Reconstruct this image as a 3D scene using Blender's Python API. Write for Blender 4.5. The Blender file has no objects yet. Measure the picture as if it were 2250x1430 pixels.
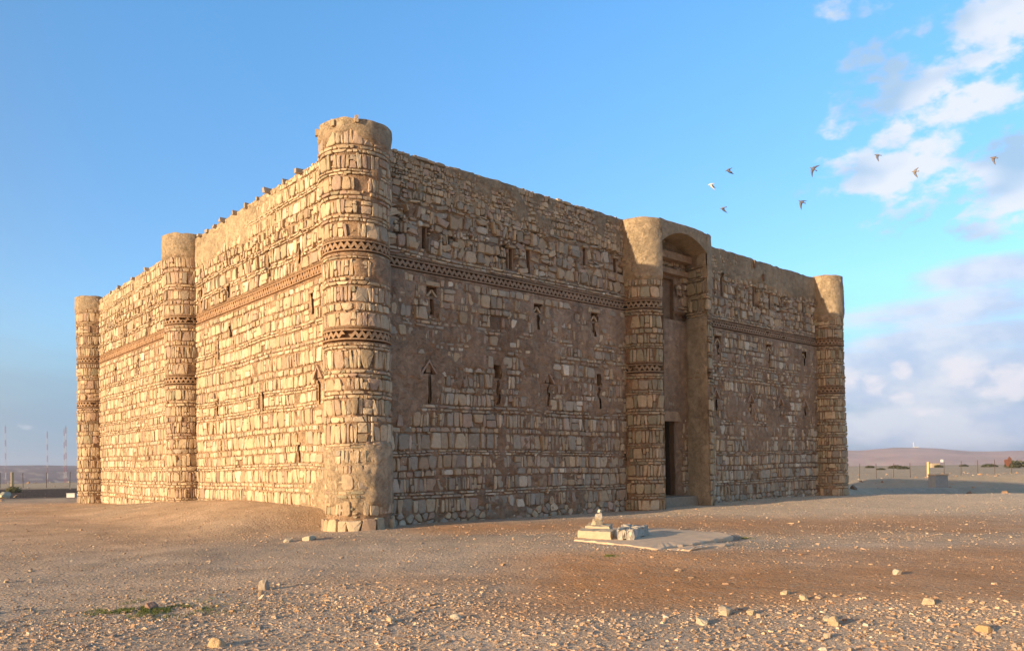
import bpy, math, random
import numpy as np
R_ = math.radians
sc = bpy.context.scene
COL = sc.collection

# ------------------------------------------------------------------ camera
EYE = np.array([-13.1858, -22.2879, 2.45])
yaw, pitch, roll = .8515, .0117, .0132
FPX, CX, CY = 1699.25, 1105.45, 1001.8       # focal length and principal point of the 2250 px wide photograph
FW = np.array([math.cos(yaw), math.sin(yaw), 0])          # horizontal view direction
RT = np.array([math.sin(yaw), -math.cos(yaw), 0])         # to the right of it
UP = np.array([0, 0, 1.0])
from mathutils import Matrix, Vector
ff = math.cos(pitch) * FW + math.sin(pitch) * UP
up_ = -math.sin(pitch) * FW + math.cos(pitch) * UP
rr = math.cos(roll) * RT - math.sin(roll) * up_
uu = math.sin(roll) * RT + math.cos(roll) * up_
cam = bpy.data.cameras.new("camera")
cam.sensor_width = 36.0
cam.lens = 36.0 * FPX / 2250.0
cam.shift_x = (1125.0 - CX) / 2250.0
cam.shift_y = (CY - 715.0) / 2250.0
cam.clip_start = 0.1
cam.clip_end = 30000
camo = bpy.data.objects.new("camera", cam)
COL.objects.link(camo)
M = Matrix.Identity(4)
for i in range(3):
    M[i][0] = rr[i]; M[i][1] = uu[i]; M[i][2] = -ff[i]; M[i][3] = EYE[i]
camo.matrix_world = M
sc.camera = camo

# ------------------------------------------------------------------ light and sky
SUN_EL = R_(10.0)
SUN_OFF = R_(3.2)                            # sun stands just north of the south wall's line
SUN_DIR = np.array([-math.cos(SUN_OFF) * math.cos(SUN_EL), math.sin(SUN_OFF) * math.cos(SUN_EL), math.sin(SUN_EL)])
sl = bpy.data.lights.new("sun", 'SUN')
sl.energy = 5.0
sl.angle = R_(0.55)
sl.color = (1.0, 0.785, 0.53)
so = bpy.data.objects.new("sun", sl)
COL.objects.link(so)
so.rotation_euler = Vector(SUN_DIR).to_track_quat('Z', 'Y').to_euler()

sc.view_settings.view_transform = 'Standard'
sc.view_settings.look = 'None'
sc.view_settings.exposure = 0.55
sc.view_settings.gamma = 1.0
sc.render.engine = 'CYCLES'
sc.cycles.max_bounces = 6
sc.cycles.diffuse_bounces = 3
sc.cycles.volume_bounces = 0
sc.cycles.use_denoising = True


class NT:
    """small helper around a node tree"""
    def __init__(s, nt):
        s.nt = nt; s.N = nt.nodes; s.L = nt.links
    def node(s, t, **kw):
        n = s.N.new(t)
        for k, v in kw.items():
            setattr(n, k, v)
        return n
    def put(s, sock, v):
        if hasattr(v, 'links') or isinstance(v, bpy.types.NodeSocket):
            s.L.new(v, sock)
        else:
            sock.default_value = v
    def math(s, op, a, b=None, c=None, clamp=False):
        n = s.node('ShaderNodeMath', operation=op, use_clamp=clamp)
        s.put(n.inputs[0], a)
        if b is not None: s.put(n.inputs[1], b)
        if c is not None: s.put(n.inputs[2], c)
        return n.outputs[0]
    def mix(s, fac, a, b, mode='MIX'):
        n = s.node('ShaderNodeMix', data_type='RGBA', blend_type=mode)
        s.put(n.inputs['Factor'], fac)
        s.put(n.inputs['A'], a if not isinstance(a, tuple) else (*a, 1)[:4])
        s.put(n.inputs['B'], b if not isinstance(b, tuple) else (*b, 1)[:4])
        for q in (6, 7):
            pass
        return n.outputs['Result']
    def noise(s, vec, scale, detail=4, rough=.55, out=0, dist=0.0):
        n = s.node('ShaderNodeTexNoise')
        if vec is not None: s.L.new(vec, n.inputs['Vector'])
        n.inputs['Scale'].default_value = scale
        n.inputs['Detail'].default_value = detail
        n.inputs['Roughness'].default_value = rough
        n.inputs['Distortion'].default_value = dist
        return n.outputs[out]
    def ramp(s, f, a, b, lo=0.0, hi=1.0, smooth=True):
        n = s.node('ShaderNodeMapRange', interpolation_type='SMOOTHSTEP' if smooth else 'LINEAR')
        s.put(n.inputs[0], f)
        n.inputs[1].default_value = a; n.inputs[2].default_value = b
        n.inputs[3].default_value = lo; n.inputs[4].default_value = hi
        return n.outputs[0]


w = bpy.data.worlds.new("World")
sc.world = w
w.use_nodes = True
T = NT(w.node_tree)
T.N.clear()
tc = T.node('ShaderNodeTexCoord').outputs['Generated']
sky = T.node('ShaderNodeTexSky')
sky.sky_type = 'NISHITA'
sky.sun_disc = False
sky.sun_elevation = SUN_EL
sky.sun_rotation = math.atan2(SUN_DIR[0], SUN_DIR[1])
sky.air_density = 1.0
sky.dust_density = 0.6
sky.ozone_density = 2.0
sep = T.node('ShaderNodeSeparateXYZ'); T.L.new(tc, sep.inputs[0])
X, Y, Z = sep.outputs
# azimuth (radians, to the right of FW) and elevation of a sky direction
dr = T.math('ADD', T.math('MULTIPLY', X, float(RT[0])), T.math('MULTIPLY', Y, float(RT[1])))
df = T.math('ADD', T.math('MULTIPLY', X, float(FW[0])), T.math('MULTIPLY', Y, float(FW[1])))
az = T.math('ARCTAN2', dr, df)
el = T.math('ARCSINE', Z)
comb = T.node('ShaderNodeCombineXYZ')
T.L.new(az, comb.inputs[0]); T.L.new(T.math('MULTIPLY', el, 1.7), comb.inputs[1]); comb.inputs[2].default_value = 3.1
cv = comb.outputs[0]
comb2 = T.node('ShaderNodeCombineXYZ')
T.L.new(az, comb2.inputs[0]); T.L.new(T.math('MULTIPLY', el, 4.5), comb2.inputs[1]); comb2.inputs[2].default_value = 7.7
cv2 = comb2.outputs[0]


def dirs(px, py):
    """azimuth and elevation of a direction in the sky"""
    d = ff + rr * (px - CX) / FPX - uu * (py - CY) / FPX
    return math.atan2(d @ RT, d @ FW), math.atan2(d[2], math.hypot(d[0], d[1]))


def blobs(lst):
    acc = None
    for (px, py, wx, wy, s) in lst:
        a, e = dirs(px, py)
        k = math.cos(a) / FPX
        u_ = T.math('DIVIDE', T.math('SUBTRACT', az, a), wx * k)
        v_ = T.math('DIVIDE', T.math('SUBTRACT', el, e), wy * k)
        q = T.math('SUBTRACT', 1.0, T.math('ADD', T.math('MULTIPLY', u_, u_), T.math('MULTIPLY', v_, v_)))
        q = T.math('MULTIPLY', q, s)
        acc = q if acc is None else T.math('MAXIMUM', acc, q)
    return T.math('MAXIMUM', acc, -1.5)


nA = T.noise(cv, 9.0, 7, .56)
nB = T.noise(cv, 26.0, 5, .6)
nC = T.noise(cv2, 5.0, 6, .6)
# fair-weather clouds high on the right
m1 = blobs([(2150, 75, 120, 85, .95), (2060, 130, 110, 50, .75), (1900, 10, 90, 45, .8), (1912, 112, 60, 32, .75), (2010, 65, 60, 35, .7),
            (1960, 215, 135, 50, .9), (1880, 265, 70, 40, .55), (2150, 235, 130, 60, .75), (2080, 310, 80, 45, .55),
            (1945, 305, 60, 26, .6), (1860, 355, 80, 40, .8), (1960, 400, 160, 60, .85), (2080, 450, 190, 85, 1.0),
            (2210, 380, 120, 120, .95)])
d1 = T.math('ADD', T.math('MULTIPLY', T.math('SUBTRACT', nA, .5), 6.0), T.math('MULTIPLY', T.math('SUBTRACT', nB, .5), 3.2))
den1 = T.math('MULTIPLY', T.ramp(T.math('ADD', d1, m1), -.1, .95), T.ramp(m1, -1.1, .15))
# low layered clouds on the right
m2 = blobs([(2160, 620, 260, 60, .8), (2120, 680, 330, 70, .9), (2150, 740, 330, 60, 1), (2060, 830, 400, 100, 1.1), (2100, 930, 450, 90, 1.0), (1930, 640, 60, 14, .6)])
d2 = T.math('ADD', T.math('MULTIPLY', T.math('SUBTRACT', nC, .5), 2.6), T.math('MULTIPLY', T.math('SUBTRACT', nA, .5), .8))
den2 = T.ramp(T.math('ADD', d2, m2), .0, 1.0)
den2 = T.math('MULTIPLY', den2, T.ramp(m2, -1.2, .0))
# small bright puffs inside the layer
m3 = blobs([(1925, 842, 34, 32, 1), (1978, 812, 32, 26, .9), (2120, 815, 62, 42, 1.1), (2080, 830, 30, 26, .7), (1985, 875, 34, 18, .6),
            (2220, 840, 70, 52, .8), (1850, 835, 42, 36, .6), (2190, 860, 40, 24, .5), (50, 936, 20, 11, .35), (2022, 905, 40, 16, .4)])
den3 = T.ramp(T.math('ADD', T.math('ADD', T.math('MULTIPLY', T.math('SUBTRACT', nB, .5), 2.4), T.math('MULTIPLY', T.math('SUBTRACT', nA, .5), 1.0)), m3), .1, .9)
den3 = T.math('MULTIPLY', den3, T.ramp(m3, -1.0, .0))
# grey-blue bank of far haze low on the left and right
bank = T.ramp(T.math('ADD', el, T.math('MULTIPLY', T.math('SUBTRACT', nC, .5), .07)), .21, .05)
skyc = sky.outputs['Color']
SK = 1.0


def rgb(r, g, b):
    return (r, g, b, 1.0)


SKG = (.94, 1.55, 1.92)      # clear deep blue away from the sun, warm evening haze towards it
SKW = (1.55, .98, .62)
sdot = T.math('ADD', T.math('MULTIPLY', X, -1.0), T.math('MULTIPLY', Y, .05))
warm = T.ramp(sdot, -.25, .55)
skyc = T.mix(1.0, skyc, T.mix(warm, rgb(*SKG), rgb(*SKW)), 'MULTIPLY')
skyc = T.mix(T.ramp(el, .62, .18), skyc, T.mix(1.0, skyc, rgb(1.0, .80, .80), 'MULTIPLY'))
CL = 1.0
c = T.mix(T.math('MULTIPLY', bank, .9), skyc, T.mix(warm, rgb(1.3, 1.95, 2.8), rgb(3.6, 2.6, 1.7)))
c = T.mix(T.math('MULTIPLY', den2, .88), c, T.mix(T.ramp(nA, .4, .62), rgb(2.55, 3.0, 3.95), rgb(3.7, 3.85, 4.3)))
# cloud shading: underside blue-grey, upper parts warm white
shade = T.ramp(T.noise(cv, 7.0, 3, .5), .38, .62)
cc = T.mix(shade, rgb(2.0, 2.85, 3.8), rgb(4.15, 4.25, 4.55))
c = T.mix(T.math('MULTIPLY', den1, .9), c, cc)
c = T.mix(T.math('MULTIPLY', den3, .75), c, rgb(4.3, 4.15, 4.4))
bg = T.node('ShaderNodeBackground')
T.L.new(c, bg.inputs['Color'])
bg.inputs['Strength'].default_value = 0.15
ow = T.node('ShaderNodeOutputWorld')
T.L.new(bg.outputs[0], ow.inputs['Surface'])


# ------------------------------------------------------------------ numeric helpers
def fade(t):
    return t * t * (3 - 2 * t)


def sstep(a, b, x):
    return fade(np.clip((x - a) / (b - a), 0, 1))


_tab = np.random.default_rng(7).random((256, 256))


def vnoise(x, y, seed=0):
    x = np.asarray(x, float) + seed * 17.31; y = np.asarray(y, float) + seed * 9.77
    xi = np.floor(x).astype(int); yi = np.floor(y).astype(int)
    fx = fade(x - xi); fy = fade(y - yi)
    a = _tab[xi & 255, yi & 255]; b = _tab[(xi + 1) & 255, yi & 255]
    c_ = _tab[xi & 255, (yi + 1) & 255]; d = _tab[(xi + 1) & 255, (yi + 1) & 255]
    return (a * (1 - fx) + b * fx) * (1 - fy) + (c_ * (1 - fx) + d * fx) * fy


def fbm(x, y, oct=4, seed=0, rough=.5):
    s = 0; a = 1; t = 0
    for i in range(oct):
        s = s + a * vnoise(x * 2 ** i, y * 2 ** i, seed + i * 3); t += a; a *= rough
    return s / t


def new_mesh(name, V, F, mats, colors=None, mi=None, smooth=False, parent=None):
    """V (n,3); F list of arrays (k,3) or (k,4)"""
    me = bpy.data.meshes.new(name)
    V = np.asarray(V, np.float32)
    me.vertices.add(len(V)); me.vertices.foreach_set('co', V.ravel())
    lens = np.concatenate([np.full(len(f), f.shape[1], np.int32) for f in F])
    idx = np.concatenate([f.ravel() for f in F]).astype(np.int32)
    me.loops.add(len(idx)); me.loops.foreach_set('vertex_index', idx)
    me.polygons.add(len(lens))
    st = np.concatenate([[0], np.cumsum(lens)[:-1]]).astype(np.int32)
    me.polygons.foreach_set('loop_start', st)
    me.polygons.foreach_set('loop_total', lens)
    if mi is not None: me.polygons.foreach_set('material_index', np.asarray(mi, np.int32))
    me.polygons.foreach_set('use_smooth', np.full(len(lens), smooth) if np.isscalar(smooth) or isinstance(smooth, bool) else np.asarray(smooth))
    if colors is not None:
        at_ = me.color_attributes.new('col', 'FLOAT_COLOR', 'POINT')
        cc_ = np.ones((len(V), 4), np.float32); cc_[:, :3] = colors
        at_.data.foreach_set('color', cc_.ravel())
    me.update(calc_edges=True)
    me.validate()
    for m in mats: me.materials.append(m)
    o = bpy.data.objects.new(name, me)
    COL.objects.link(o)
    if parent is not None: o.parent = parent
    return o


def grid_faces(nu, nv, off=0):
    """vertex index = i*nv+j"""
    i, j = np.meshgrid(np.arange(nu - 1), np.arange(nv - 1), indexing='ij')
    a = (i * nv + j).ravel() + off
    return np.stack([a, a + nv, a + nv + 1, a + 1], 1)


def tag(o, label=None, cat=None, group=None, kind=None):
    if label: o['label'] = label
    if cat: o['category'] = cat
    if group: o['group'] = group
    if kind: o['kind'] = kind
    return o


def empty(name, loc=(0, 0, 0), rz=0.0, parent=None):
    o = bpy.data.objects.new(name, None)
    COL.objects.link(o); o.location = loc; o.rotation_euler = (0, 0, rz)
    if parent is not None: o.parent = parent
    return o


class MB:
    """collects plain solids into one mesh"""
    def __init__(s): s.V = []; s.F3 = []; s.F4 = []; s.n = 0
    def add(s, V, F):
        for f in F:
            (s.F3 if len(f) == 3 else s.F4).append([q + s.n for q in f])
        s.V.extend([tuple(v) for v in V]); s.n += len(V)
    def box(s, x0, x1, y0, y1, z0, z1, j=0.0, rng=random):
        V = [(x, y, z) for z in (z0, z1) for x, y in ((x0, y0), (x1, y0), (x1, y1), (x0, y1))]
        V = [tuple(q + rng.uniform(-j, j) for q in v) for v in V]
        s.add(V, [(3, 2, 1, 0), (4, 5, 6, 7), (0, 1, 5, 4), (1, 2, 6, 5), (2, 3, 7, 6), (3, 0, 4, 7)])
    def tube(s, p0, p1, r0, r1=None, n=8):
        r1 = r0 if r1 is None else r1
        p0 = Vector(p0); p1 = Vector(p1); d = (p1 - p0).normalized()
        a = d.orthogonal().normalized(); b = d.cross(a)
        V = []
        for p, r in ((p0, r0), (p1, r1)):
            for k in range(n):
                t = 2 * math.pi * k / n
                V.append(tuple(p + a * math.cos(t) * r + b * math.sin(t) * r))
        F = [(k, (k + 1) % n, n + (k + 1) % n, n + k) for k in range(n)]
        V += [tuple(p0), tuple(p1)]
        F += [((k + 1) % n, k, 2 * n) for k in range(n)] + [(n + k, n + (k + 1) % n, 2 * n + 1) for k in range(n)]
        s.add(V, F)
    def loft(s, rings, closed=True):
        n = len(rings[0]); V = [p for r in rings for p in r]; F = []
        for i in range(len(rings) - 1):
            for k in range(n):
                F.append((i * n + k, i * n + (k + 1) % n, (i + 1) * n + (k + 1) % n, (i + 1) * n + k))
        c0 = tuple(np.mean(rings[0], axis=0)); c1 = tuple(np.mean(rings[-1], axis=0))
        m = len(V); V += [c0, c1]
        F += [((k + 1) % n, k, m) for k in range(n)] + [((len(rings) - 1) * n + k, (len(rings) - 1) * n + (k + 1) % n, m + 1) for k in range(n)]
        s.add(V, F)
    def build(s, name, mat, parent=None, smooth=False, colors=None):
        F = []
        if s.F4: F.append(np.array(s.F4))
        if s.F3: F.append(np.array(s.F3))
        return new_mesh(name, np.array(s.V), F, [mat] if not isinstance(mat, list) else mat, smooth=smooth, parent=parent, colors=colors)


# ------------------------------------------------------------------ materials
def mat_attr(name, bump=.3, bscale=18., var=.25, rough=.95, vscale=6., fine=60., hue=None, bd=.02):
    m = bpy.data.materials.new(name); m.use_nodes = True
    t = NT(m.node_tree); b = t.N['Principled BSDF']
    b.inputs['Roughness'].default_value = rough
    b.inputs['Specular IOR Level'].default_value = .12
    a = t.node('ShaderNodeAttribute', attribute_name='col').outputs['Color']
    p = t.node('ShaderNodeTexCoord').outputs['Object']
    n1 = t.noise(p, vscale, 5, .6); n2 = t.noise(p, fine, 3, .6)
    f = t.math('ADD', t.math('MULTIPLY', t.math('SUBTRACT', n1, .5), var * 2.4), t.math('MULTIPLY', t.math('SUBTRACT', n2, .5), var * 1.6))
    f = t.math('ADD', f, 1.0)
    c_ = t.mix(1.0, a, t_rgb(t, f), 'MULTIPLY')
    if hue is not None:
        c_ = t.mix(t.ramp(t.noise(p, vscale * .4, 4, .6), .5, .72, 0, .6), c_, hue)
    t.L.new(c_, b.inputs['Base Color'])
    bp = t.node('ShaderNodeBump'); bp.inputs['Strength'].default_value = bump; bp.inputs['Distance'].default_value = bd
    h = t.math('ADD', t.noise(p, bscale, 6, .65), t.math('MULTIPLY', t.noise(p, bscale * 4, 3, .6), .4))
    if name == 'mud_mortar':      # flaked edges and fine cracks
        h = t.math('ADD', h, t.math('MULTIPLY', t.ramp(t.noise(p, 1.6, 6, .7), .50, .515), .5))
        h = t.math('ADD', h, t.math('MULTIPLY', t.ramp(t.noise(p, 4.5, 5, .7), .56, .575), .35))
        vc = t.node('ShaderNodeTexVoronoi', feature='DISTANCE_TO_EDGE'); vc.inputs['Scale'].default_value = 1.7
        t.L.new(t.noise(p, 1.1, 5, .7, out=1), vc.inputs['Vector']); vc.inputs['Scale'].default_value = 6
        h = t.math('SUBTRACT', h, t.ramp(vc.outputs['Distance'], .03, .0, 0, .6))
    t.L.new(h, bp.inputs['Height']); t.L.new(bp.outputs[0], b.inputs['Normal'])
    return m


def t_rgb(t, f):
    n = t.node('ShaderNodeCombineColor')
    for i in range(3): t.L.new(f, n.inputs[i])
    return n.outputs[0]


def mat_plain(name, col, rough=.8, bump=.15, bscale=20., var=.15, metallic=0.0, vscale=5.):
    m = bpy.data.materials.new(name); m.use_nodes = True
    t = NT(m.node_tree); b = t.N['Principled BSDF']
    b.inputs['Roughness'].default_value = rough; b.inputs['Metallic'].default_value = metallic
    b.inputs['Specular IOR Level'].default_value = .2
    p = t.node('ShaderNodeTexCoord').outputs['Object']
    f = t.math('ADD', 1.0, t.math('MULTIPLY', t.math('SUBTRACT', t.noise(p, vscale, 5, .65), .5), var * 3))
    t.L.new(t.mix(1.0, rgb(*col), t_rgb(t, f), 'MULTIPLY'), b.inputs['Base Color'])
    bp = t.node('ShaderNodeBump'); bp.inputs['Strength'].default_value = bump; bp.inputs['Distance'].default_value = .02
    t.L.new(t.noise(p, bscale, 5, .6), bp.inputs['Height']); t.L.new(bp.outputs[0], b.inputs['Normal'])
    return m


M_STONE = mat_attr('wall_stone', bump=.85, bscale=11., var=.28, vscale=7., fine=34., bd=.03)
M_MUD = mat_attr('mud_mortar', bump=.9, bscale=9., var=.36, vscale=3.2, fine=22., bd=.035)
M_BRICK = mat_attr('frieze_brick', bump=.4, bscale=12., var=.2)
M_PEBBLE = mat_attr('pebble', bump=.3, bscale=40., var=.15, vscale=20., fine=150.)
M_WOOD = mat_plain('weathered_wood', (.085, .065, .045), var=.4)
M_DARKWOOD = mat_plain('dark_wood', (.035, .026, .02), var=.4)

# ------------------------------------------------------------------ masonry
H = 13.33
CREAM = np.array([.60, .465, .30]); TAN = np.array([.52, .38, .235]); GREY = np.array([.39, .32, .235])
WHITE = np.array([.66, .56, .42]); PINK = np.array([.43, .30, .215]); OLIVE = np.array([.36, .31, .20])
MUD = np.array([.33, .215, .13]); MUDR = np.array([.30, .16, .085]); LIME = np.array([.50, .375, .235])
K = 12


def stones_mesh(cu, cv_, off, h, back, col, rng, bev=.89):
    """off (N,K,2) outline offsets -> verts (u,v,d) and faces"""
    N = len(cu)
    tilt = rng.normal(0, .05, (N, 2))
    V = np.zeros((N, 3 * K + 1, 3))
    jit = rng.normal(0, .006, (N, K))
    for r, (s, dd) in enumerate(((1.02, None), (1.0, -.022), (bev, .0))):
        o = off * s
        V[:, r * K:(r + 1) * K, 0] = cu[:, None] + o[:, :, 0]
        V[:, r * K:(r + 1) * K, 1] = cv_[:, None] + o[:, :, 1]
        if dd is None: d = np.repeat(back[:, None], K, 1)
        else: d = h[:, None] + dd + jit + (o * tilt[:, None, :]).sum(2)
        V[:, r * K:(r + 1) * K, 2] = d
    V[:, 3 * K, 0] = cu; V[:, 3 * K, 1] = cv_; V[:, 3 * K, 2] = h + rng.uniform(-.004, .014, N)
    q = []
    for r in range(2):
        for k in range(K):
            k2 = (k + 1) % K
            q.append([r * K + k, r * K + k2, (r + 1) * K + k2, (r + 1) * K + k])
    t = [[2 * K + k, 2 * K + (k + 1) % K, 3 * K] for k in range(K)]
    base = (np.arange(N) * (3 * K + 1))[:, None, None]
    Q = (np.array(q)[None] + base).reshape(-1, 4); Tt = (np.array(t)[None] + base).reshape(-1, 3)
    return V.reshape(-1, 3), Q, Tt, np.repeat(col, 3 * K + 1, 0)


def rect_outline(hw, hh, rng):
    """rounded, uneven rectangles, centred"""
    N = len(hw)
    th = (np.arange(K) + .5) / K * 2 * np.pi + rng.normal(0, .06, (N, K))
    e = rng.uniform(.16, .55, N)[:, None]
    x = np.sign(np.cos(th)) * np.abs(np.cos(th)) ** e * hw[:, None]
    y = np.sign(np.sin(th)) * np.abs(np.sin(th)) ** e * hh[:, None]
    x *= 1 + rng.normal(0, .05, (N, K)); y *= 1 + rng.normal(0, .04, (N, K))
    # taper: one end narrower, slight lean
    tp = rng.normal(0, .16, N)[:, None]
    x = x * (1 + tp * y / np.maximum(hh[:, None], .01)) + y * rng.normal(0, .05, N)[:, None]
    return np.stack([x, y], 2)


def voronoi_stones(u0, u1, v0, v1, cw, ch, rng, gap=.035):
    nu = max(2, int((u1 - u0) / cw)); nv = max(2, int((v1 - v0) / ch))
    cw = (u1 - u0) / nu; ch = (v1 - v0) / nv
    G = np.zeros((nu + 4, nv + 4, 2))
    for i in range(nu + 4):
        for j in range(nv + 4):
            G[i, j] = (u0 + (i - 1.5 + rng.uniform(-.42, .42) + .5 * (j % 2)) * cw, v0 + (j - 1.5 + rng.uniform(-.34, .34)) * ch)
    th = (np.arange(K) + .5) / K * 2 * np.pi
    ct, st = np.cos(th), np.sin(th)
    cu = []; cvv = []; off = []
    C_ = G[2:-2, 2:-2].reshape(-1, 2)
    Rr_ = np.full((len(C_), K), 9.0)
    for di in range(-2, 3):
        for dj in range(-2, 3):
            if di == 0 and dj == 0: continue
            Nb = G[2 + di:nu + 2 + di, 2 + dj:nv + 2 + dj].reshape(-1, 2)
            d = Nb - C_; L = np.hypot(d[:, 0], d[:, 1])[:, None] + 1e-6
            cs = (d[:, 0:1] * ct + d[:, 1:2] * st) / L
            r = np.where(cs > .05, (L / 2 - gap * .5) / np.maximum(cs, .05), 9.0)
            Rr_ = np.minimum(Rr_, r)
    Rr_ = np.clip(Rr_, .02, max(cw, ch) * 1.1) * (1 + rng.normal(0, .05, Rr_.shape))
    off = np.stack([Rr_ * ct, Rr_ * st], 2) * rng.uniform(.93, 1.04, (len(C_), 1, 1))
    return C_[:, 0], C_[:, 1], off


def row(u0, u1, v0, v1, wmin, wmax, rng, gap=.03, split=0.0):
    """upright or flat stones side by side between v0 and v1"""
    out = []; u = u0
    while u < u1 - wmin * .6:
        w_ = wmin + (wmax - wmin) * rng.random() ** 1.7
        if rng.random() < .35: w_ = wmin + (wmax - wmin) * .15 * rng.random()
        w_ = min(w_, u1 - u)
        a = v0 + rng.uniform(0, .12) * (v1 - v0) * .5; b = v1 - rng.uniform(0, .22) * (v1 - v0) * .6
        if rng.random() < split:
            m = a + (b - a) * rng.uniform(.35, .65)
            out.append((u, u + w_, a, m)); out.append((u, u + w_, m, b))
        else:
            out.append((u, u + w_, a, b))
        u += w_
    A = np.array(out)
    g = gap * rng.uniform(.5, 1.4, len(A))
    hw = np.maximum((A[:, 1] - A[:, 0] - g) / 2, .02); hh = np.maximum((A[:, 3] - A[:, 2] - g) / 2, .02)
    return (A[:, 0] + A[:, 1]) / 2, (A[:, 2] + A[:, 3]) / 2, rect_outline(hw, hh, rng)


def pick(rng, n, pal, wts, sd=.10):
    pal = np.array(pal); k = rng.choice(len(pal), n, p=np.array(wts) / sum(wts))
    k2 = rng.choice(len(pal), n, p=np.array(wts) / sum(wts)); f = rng.random((n, 1)) * .5
    return np.clip((pal[k] * (1 - f) + pal[k2] * f) * np.exp(rng.normal(0, sd, (n, 1))), .02, .85)


def masonry(name, mapf, u0, u1, zones, plaster, rng, parent, holes=(), skips=(), top=H, res=.075, hbase=-.4,
            mudcol=None, cap=.7, capmode='wall', bscale=1.0, depth=.06, wob=.05, cop=True, drop=lambda u, v: np.zeros_like(u), label=None, bands=()):
    """one mesh: uneven mud backing plus every stone"""
    Vs = []; Qs = []; Ts = []; Cs = []; n = 0; qm = []; tm = []

    def keep(cu, cvv, off):
        hw = np.abs(off[:, :, 0]).max(1); hh = np.abs(off[:, :, 1]).max(1)
        ok = (cu - hw > u0 - .05) & (cu + hw < u1 + .05) & (cvv + hh < top + .02)
        for (a, b, c_, d) in list(holes) + list(skips):
            ok &= ~((cu + hw * .92 > a) & (cu - hw * .92 < b) & (cvv + hh * .92 > c_) & (cvv - hh * .92 < d))
        return ok
    def wobv(u, v):
        return v + wob * (vnoise(u * .35, v * .4, 5) - .5) * 2 + wob * .5 * (vnoise(u * 1.3, v, 6) - .5)
    SU = []; SV = []; SO = []; SH = []; SC = []
    for z in zones:
        a, b, kind = z['v0'], z['v1'], z['kind']
        ua, ub = z.get('u', (u0, u1))
        sets = []
        if kind == 'coursed':
            nrow = max(1, round((b - a) / .762))
            ed = a + np.arange(nrow + 1) * (b - a) / nrow; ed[1:-1] += rng.uniform(-.07, .07, nrow - 1)
            for i in range(nrow):
                vb = ed[i]; p = ed[i + 1] - ed[i]
                hs = p * rng.uniform(.60, .78)
                sets.append(row(ua - rng.random() * .2, ub, vb, vb + hs, z.get('wmin', .10), z.get('wmax', .50), rng, z.get('gap', .035), z.get('split', .14)))
                lv = p - hs
                if rng.random() < .6:
                    sets.append(row(ua - rng.random() * .2, ub, vb + hs, vb + hs + lv * .5, .12, .5, rng, .022))
                    sets.append(row(ua - rng.random() * .2, ub, vb + hs + lv * .5, vb + hs + lv, .12, .5, rng, .022))
                else:
                    sets.append(row(ua - rng.random() * .2, ub, vb + hs, vb + hs + lv, .1, .45, rng, .028))
        elif kind == 'rubble':
            sets.append(voronoi_stones(ua, ub, a, b, z.get('cw', .34), z.get('ch', .32), rng, z.get('gap', .04)))
        elif kind == 'snecked':      # rough rows of small, uneven stones
            v = a
            while v < b - .08:
                p = min(rng.uniform(z.get('p0', .16), z.get('p1', .36)), b - v)
                cu, cvv, off = row(ua - rng.random() * .3, ub, v, v + p, .08, z.get('wm', .36), rng, z.get('gap', .02), z.get('split', .25))
                rt = rng.normal(0, z.get('rot', .10), len(cu))[:, None]
                ox, oy = off[:, :, 0] * np.cos(rt) - off[:, :, 1] * np.sin(rt), off[:, :, 0] * np.sin(rt) + off[:, :, 1] * np.cos(rt)
                off = np.stack([ox, oy], 2) * (1 + rng.normal(0, .07, (len(cu), K, 1)))
                sets.append((cu, cvv + rng.normal(0, .02, len(cu)) + .05 * np.sin(cu * .9 + v * 3), off))
                v += p
        elif kind == 'flat':
            nrow = max(1, round((b - a) / z.get('p', .1))); p = (b - a) / nrow
            for i in range(nrow): sets.append(row(ua - rng.random() * .3, ub, a + i * p, a + (i + 1) * p, .15, .6, rng, .02))
        elif kind == 'boulder':
            sets.append(row(ua - rng.random() * .3, ub, a, b, .3, .75, rng, .05))
        for (cu, cvv, off) in sets:
            ok = keep(cu, cvv, off) & (rng.random(len(cu)) > z.get('miss', .03))
            cu, cvv, off = cu[ok], cvv[ok], off[ok]
            if len(cu) == 0: continue
            hb = z.get('h', (.0, .06))
            h = rng.uniform(hb[0], hb[1], len(cu)) + (rng.random(len(cu)) < .05) * .03
            SU.append(cu); SV.append(wobv(cu, cvv)); SO.append(off); SH.append(h + drop(cu, cvv) * .6)
            SC.append(pick(rng, len(cu), z['pal'], z['wts'], z.get('sd', .12)))
    # small chinking stones wedged into the joints
    nc = int((u1 - u0) * (top - .5) * 7)
    cu = rng.uniform(u0, u1, nc); cvv = rng.uniform(.4, top - .2, nc)
    off = rect_outline(rng.uniform(.02, .07, nc), rng.uniform(.015, .045, nc), rng)
    ok = keep(cu, cvv, off)
    SU.append(cu[ok]); SV.append(cvv[ok]); SO.append(off[ok]); SH.append(rng.uniform(-.045, .012, ok.sum())); SC.append(pick(rng, ok.sum(), zones[0]['pal'], zones[0]['wts'], .15))
    if cop:   # ragged coping course
        cu, cvv, off = row(u0, u1, top - .10, top + .035, .12, .5, rng, .02)
        SU.append(cu); SV.append(cvv + rng.uniform(-.03, .035, len(cu))); SO.append(off); SH.append(rng.uniform(-.01, .04, len(cu)))
        SC.append(pick(rng, len(cu), [TAN, CREAM, GREY], [2, 1, 1]))
    cu = np.concatenate(SU); cvv = np.concatenate(SV); off = np.concatenate(SO); h = np.concatenate(SH); col = np.concatenate(SC)
    ex = plaster(cu, cvv)
    # stones deep under plaster are left out
    ok = ex < .97
    cu, cvv, off, h, col = cu[ok], cvv[ok], off[ok], h[ok], col[ok]
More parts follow.
